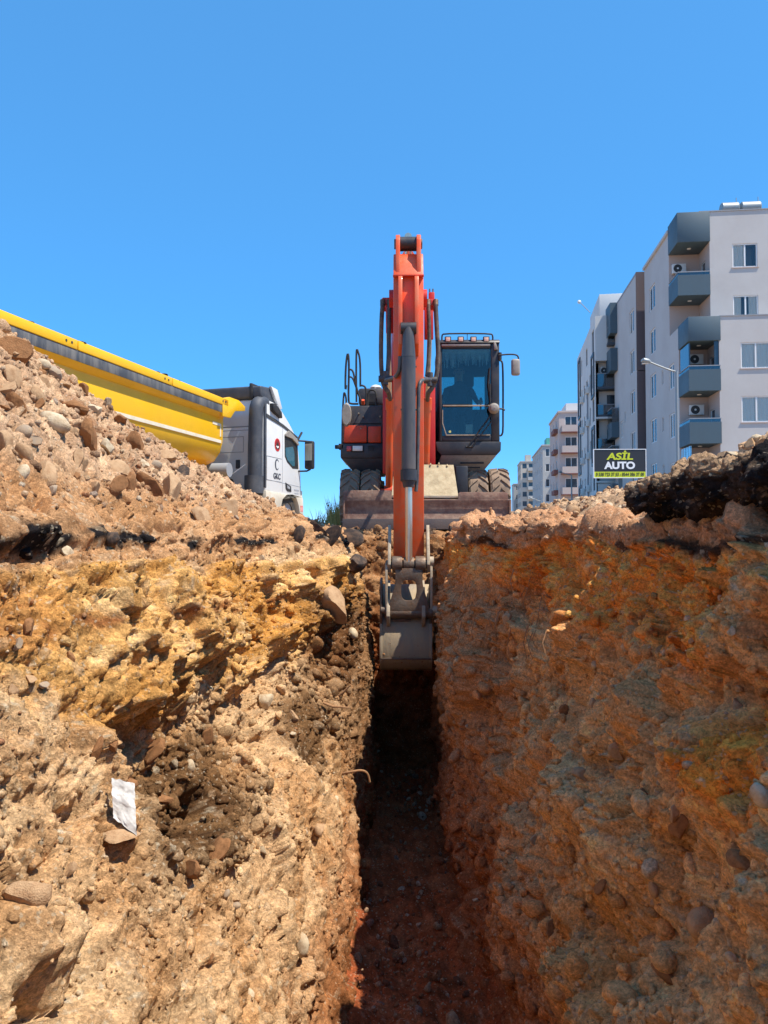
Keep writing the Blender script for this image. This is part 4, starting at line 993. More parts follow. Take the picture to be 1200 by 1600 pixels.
# ---------------- operator
M_SKIN = mat('skin', lin(176,124,98), .6); M_SHIRT = mat('dark_shirt', lin(58,66,84), .85, c2=lin(40,46,60), scale=12, amt=.6); M_HAIR = mat('dark_hair', lin(30,26,24), .7)
def skinned(name, pts, edges, m, parent, sub=2):
    me = bpy.data.meshes.new(name); me.from_pydata([p[:3] for p in pts], edges, [])
    o = bpy.data.objects.new(name, me); COL.objects.link(o)
    md = o.modifiers.new('skin', 'SKIN'); md.use_smooth_shade = True
    for i, p in enumerate(pts):
        sv = me.skin_vertices[0].data[i]; r = p[3]; sv.radius = r if isinstance(r, tuple) else (r, r); sv.use_root = (i == 0)
    s = o.modifiers.new('sub', 'SUBSURF'); s.levels = sub; s.render_levels = sub
    dg = bpy.context.evaluated_depsgraph_get(); nm = bpy.data.meshes.new_from_object(o.evaluated_get(dg)); nm.name = name
    bpy.data.objects.remove(o); bpy.data.meshes.remove(me)
    nm.materials.clear(); nm.materials.append(m); nm.polygons.foreach_set('use_smooth', [True]*len(nm.polygons))
    return link(name, nm, parent)
op = thing('person', 'excavator operator in a dark shirt sitting behind the cab windscreen', 'person', (E0.x+sx, E0.y+yc+.98, 1.88))
hz = .62                                             # shoulder to seat
pts = [(0, 0, .06, (.16, .12)), (0, .02, .28, (.145, .10)), (0, .0, .50, (.17, .10)), (0, -.01, .60, (.10, .075)), (0, -.03, .68, (.056, .056)),
       (0, -.05, .77, (.074, .088)), (0, -.05, .86, (.078, .095)), (0, -.04, .93, (.05, .06))]
ed = [(0, 1), (1, 2), (2, 3), (3, 4), (4, 5), (5, 6), (6, 7)]
for s in (-1, 1):
    b = len(pts)
    pts += [(s*.2, 0, .55, .062), (s*.27, -.08, .36, .048), (s*.30, -.26, .26, .038), (s*.315, -.38, .265, .028), (s*.32, -.44, .262, (.022, .036))]
    ed += [(2, b), (b, b+1), (b+1, b+2), (b+2, b+3), (b+3, b+4)]
    for f in range(4):
        q = len(pts); ox = (f-1.5)*.02; ln = (.9, 1, .95, .78)[f]
        pts += [(s*.32+ox, -.475, .262, .0095), (s*.32+ox, -.475-.03*ln, .25, .009), (s*.32+ox, -.475-.035*ln, .222, .0085), (s*.32+ox, -.475-.012*ln, .205, .008)]
        ed += [(b+4, q), (q, q+1), (q+1, q+2), (q+2, q+3)]
    q = len(pts); pts += [(s*.285, -.43, .255, .011), (s*.272, -.46, .24, .0095), (s*.285, -.48, .225, .009)]; ed += [(b+4, q), (q, q+1), (q+1, q+2)]
    h = len(pts); pts += [(s*.10, -.08, .06, .085), (s*.14, -.46, .09, .064), (s*.14, -.50, -.16, .048), (s*.14, -.52, -.36, .036), (s*.14, -.62, -.38, (.03, .04))]
    ed += [(0, h), (h, h+1), (h+1, h+2), (h+2, h+3), (h+3, h+4)]
body = skinned('body', pts, ed, M_SHIRT, op)
body.data.materials.append(M_SKIN)
for pl_ in body.data.polygons:
    c = pl_.center
    if c.z > .665 or (c.y < -.33 and c.z > .18 and abs(c.x) > .24): pl_.material_index = 1
f = MB(); f.lathe([(-.02, .0), (-.012, .012), (.0, .016), (.012, .012), (.02, 0)], (0, -.142, .815), 'z', 10); f.build('nose', M_SKIN, op)
f = MB()
for s in (-1, 1): f.lathe([(-.008, 0), (0, .011), (.008, 0)], (s*.032, -.128, .845), 'y', 12)
f.build('eyes', M_HAIR, op)
f = MB()
for s in (-1, 1): f.lathe([(-.035, 0), (-.02, .018), (.01, .022), (.03, .01), (.032, 0)], (s*.082, -.04, .83), 'z', 10)
f.build('ears', M_SKIN, op)
f = MB(); f.lathe([(-.022, 0), (-.01, .006), (.0, .008), (.01, .006), (.022, 0)], (0, -.128, .772), 'x', 8); f.build('mouth', mat('lips', lin(140,84,74), .6), op)
hr = MB(); prof = [(.0, .104), (.05, .100), (.09, .07), (.105, .03), (.108, .0), (.09, 0), (.04, .06), (.0, .07)]
hr.lathe(prof, (0, 0, 0), 'z', 24); hr.v = [(x*.86, y*1.02-.028, z*.9+.875 - (.03 if y > 0 else 0)) for x, y, z in hr.v]; hr.build('hair', M_HAIR, op)
# ================================================================== TIPPER TRAILER
M_YEL = mat('yellow_paint', lin(255,196,4,.95), .38, c2=lin(236,180,40,.9), scale=1.6, amt=.4, coat=.2, bump=.04, bscale=40)
M_YELD = mat('yellow_paint_dusty', lin(222,168,60,.85), .6, c2=lin(190,156,104,.85), scale=1.8, amt=.7)
M_BAND = mat('grey_rim_band', lin(76,80,86,.9), .6, c2=lin(150,144,136), scale=5, amt=.7, stretch=(1, 1, .2), bump=.1)
M_STRIPE = mat('white_stripe', lin(236,228,206,.9), .5, c2=lin(200,180,140), scale=4, amt=.5)
M_CWHITE = mat('cab_white', lin(228,228,226,.9), .32, c2=lin(206,202,194,.9), scale=1.2, amt=.5, coat=.3)
M_CDUST = mat('cab_white_dusty', lin(226,218,200,.9), .5, c2=lin(196,176,146,.85), scale=3, amt=.6)
M_SEAM = mat('seam_dark', lin(60,62,64), .8)
M_SEAMG = mat('seam_grey', lin(150,152,156), .7)
M_PLAST = mat('dark_plastic', lin(64,68,76,.9), .55, c2=lin(104,104,106), scale=3, amt=.5)
M_TGLASS = mat('cab_side_glass', lin(60,104,120), .06, coat=.6, c2=lin(40,60,70), scale=1.2, amt=.6)  # dark glass with a teal reflection painted into its colour
M_TYRE2 = mat('truck_rubber', lin(48,46,44), .9, c2=lin(110,96,80), scale=6, amt=.6)

fr = at(348, 640, 17.6); a_t = rad(-12.5)
fw = Vector((math.sin(-a_t), math.cos(-a_t), 0)); rt = Vector((math.cos(-a_t), -math.sin(-a_t), 0))
to = Vector((fr.x, fr.y, 0)) - rt*1.15
tr = thing('tipper_trailer', 'yellow tipper trailer with grey rim band behind the spoil heap', 'trailer', to, a_t)
BL = -9.0
zr = fr.z*0 + 3.06
half = [(1.15, 2.66), (1.14, 2.10), (1.08, 1.86), (.92, 1.64), (.62, 1.52)]
outer_ = half + [(-x, z) for x, z in half[::-1]]
inner_ = [(x*.95, z+.04) for x, z in outer_][::-1]
MB().prism(outer_+inner_, BL, 0, 'y').build('tipper_body', M_YEL, tr, .006, ang=30)
MB().prism(half + [(-x, z) for x, z in half[::-1]], -.03, .03, 'y').build('front_board', M_YEL, tr, .006)
MB().prism(half + [(-x, z) for x, z in half[::-1]], BL-.03, BL+.03, 'y').build('tailgate', M_YEL, tr, .006)
for s in (-1, 1):
    ends = [0.0, -2.55, -5.55, BL]
    for k, (ya, yb_) in enumerate(zip(ends, ends[1:])):
        MB().box(min(s*1.12, s*1.30), max(s*1.12, s*1.30), yb_+.012, ya-.012, 2.90, zr).build('rim_section', M_YEL, tr, .012)
        if s > 0:
            for q in (.12, .26):
                MB().cyl((s*1.30, ya-.04-q, 2.985), (s*1.306, ya-.04-q, 2.985), .022, n=10).build('bolt_hole', M_SEAM, tr)
    MB().box(min(s*1.13, s*1.285), max(s*1.13, s*1.285), BL, -.03, 2.72, 2.898).build('rim_band', M_BAND, tr, .008)
    MB().prism([(s*1.14, 2.72), (s*1.285, 2.72), (s*1.15, 2.62)], BL, -.03, 'y').build('rim_underside', M_YEL, tr, .004)
    MB().box(min(s*1.13, s*1.146), max(s*1.13, s*1.146), BL+.1, -.05, 2.055, 2.125).build('side_stripe', M_STRIPE, tr)
    MB().box(min(s*1.13, s*1.154), max(s*1.13, s*1.154), -.13, -.08, 2.2, 2.5).build('corner_marking', M_STRIPE, tr)
    MB().box(min(s*1.13, s*1.154), max(s*1.13, s*1.154), -.5, -.13, 2.44, 2.5).build('corner_marking', M_STRIPE, tr)
    MB().prism([(-.3, 3.05), (.05, 3.14), (.55, 3.15), (.92, 3.06), (.92, 2.95), (.62, 2.90), (.36, 2.86), (.12, 2.66), (-.3, 2.64)], s*1.27-.03, s*1.27+.03).build('spout_side', M_YEL, tr, .01)
MB().prism([(-.05, 3.02), (.5, 3.12), (.92, 3.02), (.92, 2.96), (.5, 3.05), (-.05, 2.96)], -1.24, 1.24).build('spout_sheet', M_YELD, tr, .006)
# a little load inside, and crumbs left on the rim
MB().prism([(-1.0, 2.2), (-.7, 2.55), (0, 2.75), (.6, 2.6), (1.0, 2.2)], BL+.4, -.5, 'y').build('soil_load', M_DUST, tr)
for yy, s in ((-5.35, .10), (-3.0, .07), (-2.75, .11), (-2.2, .06), (-6.6, .08), (-4.2, .05)):
    put_stone(tr, (1.22, yy, zr+.012), s*1.3, 4, (0.1, 0.1, yy), 'clod', sc=(1, 1.6, .5)) if 'put_stone' in globals() else None
for s in (-1, 1): MB().box(s*.45-.06, s*.45+.06, BL, .9, 1.08, 1.5).build('chassis_beam', M_DK2, tr, .01)
MB().cyl((-.5, .45, 1.48), (1.12, .45, 1.48), .17, n=20).build('air_tank', M_SEAMG, tr)
MB().prism([(-1.2, 1.30), (-.1, 1.12), (.75, .80), (.75, .76), (-.1, 1.06), (-1.2, 1.24)], .75, 1.22).build('landing_guard', M_YELD, tr, .006)
tw = MB().lathe([(-.17, .28), (-.17, .46), (-.13, .5), (.13, .5), (.17, .46), (.17, .28)], (0, 0, 0), 'x', 36).mesh('tyre', M_TYRE2)
rw = MB().lathe([(-.1, .05), (-.06, .16), (-.14, .28), (.14, .28), (.1, .16), (.12, .05)], (0, 0, 0), 'x', 28).mesh('wheel', M_SEAMG)
def add_wheel(par, x, y):
    w = link('wheel', rw, par); w.location = (x, y, .505); t = link('tyre', tw, w); return w
for y in (-5.2, -6.5, -7.8):
    for x in (-1.05, 1.05): add_wheel(tr, x, y)

# ================================================================== TRACTOR TRUCK
rc = at(414.5, 700, 18.6); a_c = rad(-16)
rt2 = Vector((math.cos(-a_c), -math.sin(-a_c), 0))
tk = thing('tractor_truck', 'white truck cab with red round emblem and black mirror beyond the spoil heap', 'truck', Vector((rc.x, rc.y, 0)) - rt2*1.22, a_c)
hwid = 1.22
side = [(0, 1.02), (0, 3.28), (.72, 3.26), (1.02, 3.10), (1.45, 2.86), (1.86, 2.58), (2.02, 2.2), (2.16, 1.6), (2.22, 1.0), (2.20, .92)]
cb = MB().prism(side, [-hwid]*len(side), [hwid]*len(side)).build('cab', M_CWHITE, tk, .05, 3)
xs = hwid
def sidebox(name, y0, y1, z0, z1, m, t=.006, bev=0):
    return MB().box(xs-.02, xs+t, y0, y1, z0, z1).build(name, m, tk, bev)
def sidepoly(name, pts, m, t=.006, x0=-.03, bev=0):
    return MB().prism(pts, xs+x0, xs+t).build(name, m, tk, bev)
# lower skirt, fender and arch
sidepoly('fender', [(.0, 1.03), (2.2, .98), (2.26, .9), (2.28, .5), (2.05, .5), (1.98, .72), (1.82, .92), (1.55, 1.0), (1.2, .98), (.95, .85), (.84, .62), (.78, .58), (.0, .72)], M_CDUST, .03, -.22, .012)
MB().prism([(2.16, .45), (2.27, .5), (2.27, 1.15), (2.16, 1.15)], -hwid, hwid).build('bumper', M_CDUST, tk, .02)
sidebox('step', .55, .8, .46, .58, M_SEAMG, .02, .01)
for pts in ([(.0, 1.315), (2.16, 1.25), (2.16, 1.238), (.0, 1.303)],):
    sidepoly('door_seam', pts, M_SEAMG, .004)
for (y0, y1, z0, z1) in ((.98, .992, 1.06, 2.72), (.08, .94, 1.88, 1.888), (.08, .94, 1.29, 1.298), (.08, .088, 1.29, 1.88)):
    sidebox('panel_line', y0, y1, z0, z1, M_SEAMG if y0 > .9 else M_SEAM, .004)
sidepoly('gutter', [(.02, 2.92), (1.0, 2.78), (1.9, 2.58), (1.9, 2.54), (1.0, 2.72), (.02, 2.84)], M_SEAM, .02)
wo = sidepoly('side_window', [(1.10, 2.52), (1.16, 2.56), (1.75, 2.44), (1.93, 2.36), (1.98, 1.72), (1.62, 1.70), (1.26, 1.84), (1.12, 1.98)], M_BLK, .006)
MB().prism([(1.15, 2.2), (1.62, 2.28), (1.72, 2.1), (1.74, 1.78), (1.6, 1.76), (1.28, 1.89), (1.16, 2.0)], xs-.01, xs+.010).build('pane', M_TGLASS, wo)
sidepoly('window_visor', [(1.10, 2.54), (1.3, 2.66), (1.82, 2.5), (1.94, 2.36), (1.9, 2.34), (1.5, 2.48), (1.1, 2.50)], M_MIRR, .05, 0)
ho = sidepoly('door_handle', [(1.16, 1.30), (1.5, 1.22), (1.52, 1.08), (1.3, 1.08), (1.18, 1.14)], M_BLK, .014)
MB().prism([(1.24, 1.24), (1.42, 1.2), (1.42, 1.14), (1.26, 1.16)], xs, xs+.02).build('grip', M_SEAMG, ho)
# emblem and lettering on the door
c = MB().cyl((xs, .68, 2.22), (xs+.006, .68, 2.22), .165, n=32); emb = c.build('emblem', mat('emblem_red', lin(206,44,40), .4), tk)
MB().cyl((xs+.004, .68, 2.22), (xs+.0075, .68, 2.22), .135, n=32).build('emblem_disc', mat('emblem_maroon', lin(150,30,34), .4), emb)
g = MB(); g.prism([(.6, 2.12), (.58, 2.2), (.62, 2.22), (.65, 2.32), (.68, 2.24), (.72, 2.32), (.74, 2.22), (.78, 2.2), (.76, 2.12)], xs+.006, xs+.009); g.build('emblem_mark', M_BLK, emb)
g = MB(); g.prism([(.60, 2.17), (.68, 2.13), (.76, 2.17), (.74, 2.2), (.68, 2.18), (.62, 2.2)], xs+.007, xs+.0105); g.build('emblem_ribbon', M_WHITE, emb)
M_INK = mat('dark_lettering', lin(70,74,84), .5)
tm = text_mesh('GKC', .2, .004); tm.materials.append(M_INK)
o = link('lettering', tm, tk); o.matrix_local = Matrix.Translation((xs+.006, .66, 1.42)) @ Matrix(((0, 0, 1, 0), (1, 0, 0, 0), (0, 1, 0, 0), (0, 0, 0, 1)))
sw_ = MB()
P = [(.66+.12*math.cos(t), 1.72+.14*math.sin(t)) for t in np.linspace(.6, 5.6, 26)]
for i, (a, b) in enumerate(zip(P, P[1:])): pass
sw_.prism([(y, z) for y, z in P] + [(.67+(y-.66)*(.55+.3*abs(i-12.5)/12.5)+.0, 1.72+(z-1.72)*(.6+.3*abs(i-12.5)/12.5)) for i, (y, z) in reversed(list(enumerate(P)))], xs+.002, xs+.006)
sw_.build('logo_swirl', M_INK, tk)
sidebox('decal', 1.72, 2.02, 1.12, 1.16, M_SEAMG, .005); sidebox('decal', 1.74, 2.0, 1.04, 1.07, M_SEAMG, .005)
sidebox('red_plate', 2.06, 2.24, .58, .74, mat('red_white_plate', lin(222,160,150), .5, c2=lin(190,50,44), scale=16, amt=.9), .036)
# mirror on its arms
MB().tube([(xs-.02, 1.92, 2.48), (xs+.2, 2.08, 2.47), (xs+.3, 2.12, 2.46)], .024, 8).build('mirror_arm', M_BLK, tk)
MB().tube([(xs-.02, 1.98, 1.66), (xs+.2, 2.1, 1.67), (xs+.3, 2.12, 1.72)], .024, 8).build('mirror_arm', M_BLK, tk)
mo = MB().box(xs+.14, xs+.40, 2.05, 2.20, 1.72, 2.48).build('side_mirror', M_BLK, tk, .05, 3)
MB().box(xs+.17, xs+.37, 2.043, 2.052, 1.95, 2.4).build('mirror_glass', M_CHR, mo)
MB().tube([(xs-.0, 1.95, 2.5), (xs+.05, 2.1, 2.72)], .03, 8).build('marker_lamp', M_BLK, tk)
# roof fairing, side fin, air intake
MB().prism([(-.10, 3.30), (-.14, 3.58), (.5, 3.64), (.62, 3.62), (.86, 3.26), (.6, 3.2)], -hwid+.04, hwid-.06).build('roof_fairing', M_PLAST, tk, .05, 3)
MB().box(hwid-.36, hwid-.28, -.17, .55, 3.28, 3.65).build('fairing_joint', M_BLK, tk, .02)
MB().prism([(.30, 3.64), (.66, 3.62), (.95, 3.18), (.80, 3.12), (.62, 3.30)], hwid-.07, hwid+.01).build('fairing_fin', M_CWHITE, tk, .012)
MB().prism([(.22, 3.20), (.40, 3.22), (.74, 3.06), (.78, 2.9), (.42, 2.98), (.24, 3.04)], hwid-.02, hwid+.10).build('side_deflector', M_BLK, tk, .02)
sn = MB(); sn.tube(smooth_path([(1.02, -.16, 1.2), (1.02, -.16, 2.0), (1.04, -.16, 2.9), (1.05, -.13, 3.12), (1.06, .06, 3.22), (1.06, .2, 3.2)], 2), .17, 16)
sno = sn.build('air_intake', M_PLAST, tk)
MB().cyl((1.0, -.16, .95), (1.0, -.16, 1.38), .23, n=24).build('air_filter', M_PLAST, sno)
MB().cyl((1.0, -.16, .80), (1.0, -.16, .95), .15, .22, n=24).build('filter_bowl', M_BLK, sno)
MB().box(hwid-.03, hwid+.01, -.02, .06, 1.1, 3.2).build('corner_strip', M_PLAST, tk, .01)
# rear wall detail
rear = -.006
for (x0, x1, z0, z1) in ((-1.18, .8, 2.60, 2.63), (-1.18, .80, 2.52, 2.535), (-.9, .62, 2.36, 2.375), (-.9, .62, 1.98, 1.995), (.62, .635, 1.98, 2.375)):
    MB().box(x0, x1, rear, .01, z0, z1).build('panel_groove', M_SEAMG, tk)
MB().box(.42, .54, rear-.01, .01, 1.58, 1.80).build('rear_vent', M_SEAM, tk, .02)
MB().prism([(-.9, .98), (.38, .98), (.42, 1.15), (.34, 1.32), (.2, 1.36), (-.9, 1.36)], rear, .02, 'y').build('rear_cutout', M_BLK, tk, .01)
MB().tube([(.85, -.3, 1.65), (.35, -.6, 1.2), (.1, -.8, .9)], .012, 6).build('air_line', M_SEAMG, tk)
for s in (-1, 1): MB().box(s*.42-.05, s*.42+.05, -4.0, 1.6, .72, 1.0).build('chassis_beam', M_DK2, tk, .01)
MB().box(-.9, .95, -.9, -.3, .62, 1.0).build('battery_box', M_BLK, tk, .03)
MB().cyl((0, -2.2, 1.0), (0, -2.2, 1.1), .5, n=28).build('fifth_wheel', M_STEEL, tk, .01)
for x in (-1.02, 1.02): add_wheel(tk, x, 1.42)
for x in (-1.05, -.7, .7, 1.05): add_wheel(tk, x, -2.4)
# ================================================================== BUILDINGS
M_WALL = mat('grey_render', lin(208,202,196,.9), .9, c2=lin(194,186,180,.9), scale=.35, amt=.7, bump=.1, bscale=12)
M_WALLP = mat('loggia_render', lin(206,184,172,.88), .9)
M_SLATE = mat('slate_panel', lin(78,98,108,.9), .55, c2=lin(70,88,98), scale=.6, amt=.5)
M_MAUVE = mat('shaded_mauve_render', lin(112,98,98,.85), .85)  # dark strip wall, its shade mixed into the colour
M_WW = mat('white_render', lin(228,226,220,.88), .85, c2=lin(210,208,204,.88), scale=.4, amt=.6)
M_PINK = mat('pink_render', lin(212,194,184,.88), .9, c2=lin(196,178,168,.88), scale=.4, amt=.6)
M_BRICK = mat('brick_red_trim', lin(140,96,88,.88), .9)
M_GREYW = mat('far_grey_render', lin(196,194,188,.88), .9, c2=lin(176,174,170), scale=.3, amt=.6)
M_CREAM = mat('far_cream_render', lin(206,198,184,.88), .9, c2=lin(184,176,164), scale=.3, amt=.6)
M_PVC = mat('white_window_frame', lin(232,230,226), .4)
M_ANTH = mat('anthracite_frame', lin(66,72,80), .5)
M_PANE = glass_mat('window_pane', (.93, .95, .96), .05)
M_DPANE = mat('dark_window_pane', lin(50,62,72), .08, coat=.5, c2=lin(76,90,100), scale=.5, amt=.7)
M_CURT = mat('curtain_cloth', lin(246,236,218), .9, c2=lin(224,214,198), scale=3, amt=.5, stretch=(8, 1, .3))
M_ROOM = mat('room_dark', lin(140,136,132), .9)
M_ROOF = mat('roof_screed', lin(170,164,156), .9)
M_TANK = mat('galvanised_tank', lin(150,154,154), .45, metal=.4, c2=lin(150,150,146), scale=3, amt=.5)
M_AC = mat('air_conditioner_white', lin(222,220,214), .5)
M_RAILG = glass_mat('balcony_glass', (.36, .42, .46), .12)

def P3(o, u, n, a, z, d=0): return Vector((o[0]+u[0]*a+n[0]*d, o[1]+u[1]*a+n[1]*d, z))
def wall(b, name, m, o, u, w, z0, z1, holes=(), depth=.16):
    """upright wall with window holes and reveals; o = start (x,y), u = unit run, n = inward normal"""
    n = (-u[1], u[0]); mb = MB()
    us = sorted({0, w} | {h[0] for h in holes} | {h[1] for h in holes}); zs = sorted({z0, z1} | {h[2] for h in holes} | {h[3] for h in holes})
    for i in range(len(us)-1):
        for j in range(len(zs)-1):
            cu, cz = (us[i]+us[i+1])/2, (zs[j]+zs[j+1])/2
            if any(h[0] < cu < h[1] and h[2] < cz < h[3] for h in holes): continue
            mb.add([P3(o, u, n, us[i], zs[j]), P3(o, u, n, us[i+1], zs[j]), P3(o, u, n, us[i+1], zs[j+1]), P3(o, u, n, us[i], zs[j+1])], [(0, 1, 2, 3)])
    for a, c, e, f in holes:
        q = [(a, e), (c, e), (c, f), (a, f)]
        for k in range(4):
            (a0, e0), (a1, e1) = q[k], q[(k+1) % 4]
            mb.add([P3(o, u, n, a0, e0), P3(o, u, n, a0, e0, depth), P3(o, u, n, a1, e1, depth), P3(o, u, n, a1, e1)], [(0, 1, 2, 3)])
    return mb.build(name, m, b)
WCACHE = {}
def window(b, o, u, h, fm=None, curtain=None, simple=False, depth=.045, sill=False, leaves=2):
    fm = fm or M_PVC
    n = (-u[1], u[0]); w, hh = h[1]-h[0], h[3]-h[2]
    key = (round(w, 2), round(hh, 2), fm.name, curtain, simple, leaves)
    if key not in WCACHE:
        f = MB(); t = .07 if w > .8 else .045
        f.box(0, w, 0, .06, 0, t); f.box(0, w, 0, .06, hh-t, hh); f.box(0, t, .001, .059, t, hh-t); f.box(w-t, w, .001, .059, t, hh-t)
        for k in range(1, leaves): f.box(w*k/leaves-t*.6, w*k/leaves+t*.6, -.008, .058, t, hh-t)
        fme = f.mesh('window', fm)
        p = MB(); kids = []
        for k in range(leaves):
            p = MB(); a, c = w*k/leaves+t*.5, w*(k+1)/leaves-t*.5; p.box(a, c, .028, .034, t*.9, hh-t*.9); kids.append(('pane', p.mesh('pane', M_DPANE if simple else M_PANE)))
        if not simple:
            r = MB(); r.add([(0, .9, 0), (w, .9, 0), (w, .9, hh), (0, .9, hh), (0, .07, 0), (w, .07, 0), (w, .07, hh), (0, .07, hh)], [(0, 1, 2, 3), (0, 4, 5, 1), (1, 5, 6, 2), (2, 6, 7, 3), (3, 7, 4, 0)]); kids.append(('room_wall', r.mesh('room_wall', M_ROOM)))
            if curtain:
                ranges = {'full': [(0.02, .98)], 'sides': [(.02, .34), (.64, .98)], 'half': [(.02, .5)]}[curtain]
                for a, c in ranges:
                    q = MB(); N = 22; vs = []
                    for i in range(N+1):
                        x = w*(a+(c-a)*i/N); yy = .085+.02*math.sin(i*1.9+a*5); vs += [(x, yy, .02), (x, yy, hh-.02)]
                    q.add(vs, [(2*i, 2*i+2, 2*i+3, 2*i+1) for i in range(N)]); kids.append(('curtain', q.mesh('curtain', M_CURT)))
        WCACHE[key] = (fme, kids)
    fme, kids = WCACHE[key]
    wo = link('window', fme, b); wo.location = P3(o, u, n, h[0], h[2], depth); wo.rotation_euler = (0, 0, math.atan2(u[1], u[0]))
    for nm, me in kids: link(nm, me, wo)
    if sill: MB().box(-.06, w+.06, -depth-.05, 0, -.05, 0).build('sill', M_WALLP, wo)
    return wo
def balcony(b, x0, x1, y0, y1, zb, zt, m, sides='lfr', t=.12, glass=None, slab=.16, bev=0.0):
    q = MB(); q.box(x0, x1, y0, y1, zb, zb+slab)
    if 'f' in sides: q.box(x0, x1, y0, y0+t, zb+slab, zt)
    if 'l' in sides: q.box(x0, x0+t, y0+t, y1, zb+slab, zt)
    if 'r' in sides: q.box(x1-t, x1, y0+t, y1, zb+slab, zt)
    o = q.build('balcony', m, b, bev)
    if glass:
        g = MB(); g.box(x0+.03, x1-.03, y0+.03, y0+.05, zt, zt+glass); g.build('glass_rail', M_RAILG, o)
        if 'l' in sides: g = MB(); g.box(x0+.03, x0+.05, y0+.06, y1, zt, zt+glass); g.build('glass_rail', M_RAILG, o)
        r = MB(); r.box(x0, x1, y0+.01, y0+.07, zt+glass, zt+glass+.05); r.box(x0, x0+.06, y0+.07, y1, zt+glass, zt+glass+.05); r.build('hand_rail', M_SEAMG, o)
    return o
def ac_unit(b, x, y, z, rz=0.0):
    o = MB().box(-.4, .4, -.28, 0, 0, .58).build('air_conditioner', M_AC, b, .02); o.location = (x, y, z); o.rotation_euler = (0, 0, rz)
    MB().lathe([(-.296, .0), (-.296, .24), (-.27, .26), (-.27, 0)], (-.1, 0, .29), 'y', 24).build('fan_grille', M_SEAM, o)
    MB().cyl((-.1, -.31, .29), (-.1, -.29, .29), .06, n=12).build('fan_hub', M_AC, o)
    return o
UF, UL, UR = (1, 0), (0, -1), (0, 1)

# ---- grey apartment block: low front volume and taller volume behind
A1 = rad(-4.8)
c1_ = at(1079, 700, 43)
b1 = thing('apartment_building', 'grey apartment block with slate blue corner balconies and water tanks on the roof', 'apartment building', (c1_.x, c1_.y, 0), A1)
ZL, ZT = 12.2, 18.95
wl_ = [(2.75, 4.35, z, z+1.45) for z in (9.25, 6.25, 3.25, .4)] + [(8.0, 9.6, z, z+1.45) for z in (9.25, 6.25, 3.25, .4)]
# run along x starts after the 1.6 m wide loggia
wall(b1, 'wall', M_WALL, (1.6, 0), UF, 15.0, 0, ZL, [(a-1.6+1.6-1.6, c-1.6, e, f) for a, c, e, f in wl_])
for i, h in enumerate(wl_): window(b1, (0, 0), UF, h, curtain=('full', 'full', 'sides', 'half')[i % 4], sill=True)
wt_ = [(3.05, 4.45, z, z+1.4) for z in (15.6, 12.55)] + [(9.0, 10.4, z, z+1.4) for z in (15.6, 12.55)]
wall(b1, 'wall', M_WALL, (1.78, 2.0), UF, 14.8, ZL-.02, ZT, [(a-1.78, c-1.78, e, f) for a, c, e, f in wt_])
for i, h in enumerate(wt_): window(b1, (0, 2.0), UF, h, curtain=('half', 'sides')[i % 2], sill=True)
# left face (run goes from far to near, so the inward side is the building)
LEN = 10.6
colA = [(LEN-9.25, LEN-7.65, z, z+1.6) for z in (15.15, 12.2, 9.2, 6.2, 3.2)]
colB = [(LEN-4.4, LEN-3.2, z, z+1.5) for z in (8.9, 5.9, 2.9)]
colS = [(LEN-6.15, LEN-5.75, z, z+.9) for z in (9.6, 6.6, 3.6)]
wall(b1, 'wall', M_WALL, (0, LEN), UL, LEN-2.1, 0, ZL, [h for h in colA+colB+colS if h[3] < ZL])
hA = [h for h in colA if h[3] > ZL]
wall(b1, 'wall', M_WALL, (0, LEN), UL, LEN-4.1, ZL, ZT-.4, [h for h in hA if h[2] > ZL] + [(h[0], h[1], ZL, h[3]) for h in hA if h[2] <= ZL])
for i, h in enumerate(colA): window(b1, (0, LEN), UL, h, curtain=('sides', 'full', 'half')[i % 3])
for i, h in enumerate(colB): window(b1, (0, LEN), UL, h, curtain='full')
for h in colS: window(b1, (0, LEN), UL, h, simple=True, leaves=1)
MB().box(-.12, .3, 4.0, LEN+.05, ZT-.4, ZT-.2).build('eave', M_WALL, b1, .01)
MB().box(1.2, 16.6, 1.95, 2.25, ZT, ZT+.06).build('parapet_cap', M_SEAMG, b1); MB().box(1.62, 16.6, -.04, .2, ZL, ZL+.05).build('parapet_cap', M_SEAMG, b1)
for (xa, ya, yb_, z0, z1) in ((1.6, 0, 2.1, 0, ZL), (1.78, 2.0, 4.1, ZL, ZT)):
    hs_ = [(.9, 1.7, z, z+2.0) for z in ((8.2, 5.2, 2.2) if z0 == 0 else (14.4,))]
    wall(b1, 'wall', M_WALLP, (xa, yb_), UL, yb_-ya, z0, z1, [(q[0]-.5, q[1]-.5, q[2], q[3]) for q in hs_])
    for q in hs_: window(b1, (xa, yb_), UL, (q[0]-.5, q[1]-.5, q[2], q[3]), simple=True, leaves=1)
    wall(b1, 'wall', M_WALLP, (0, yb_), UF, xa, z0, z1)
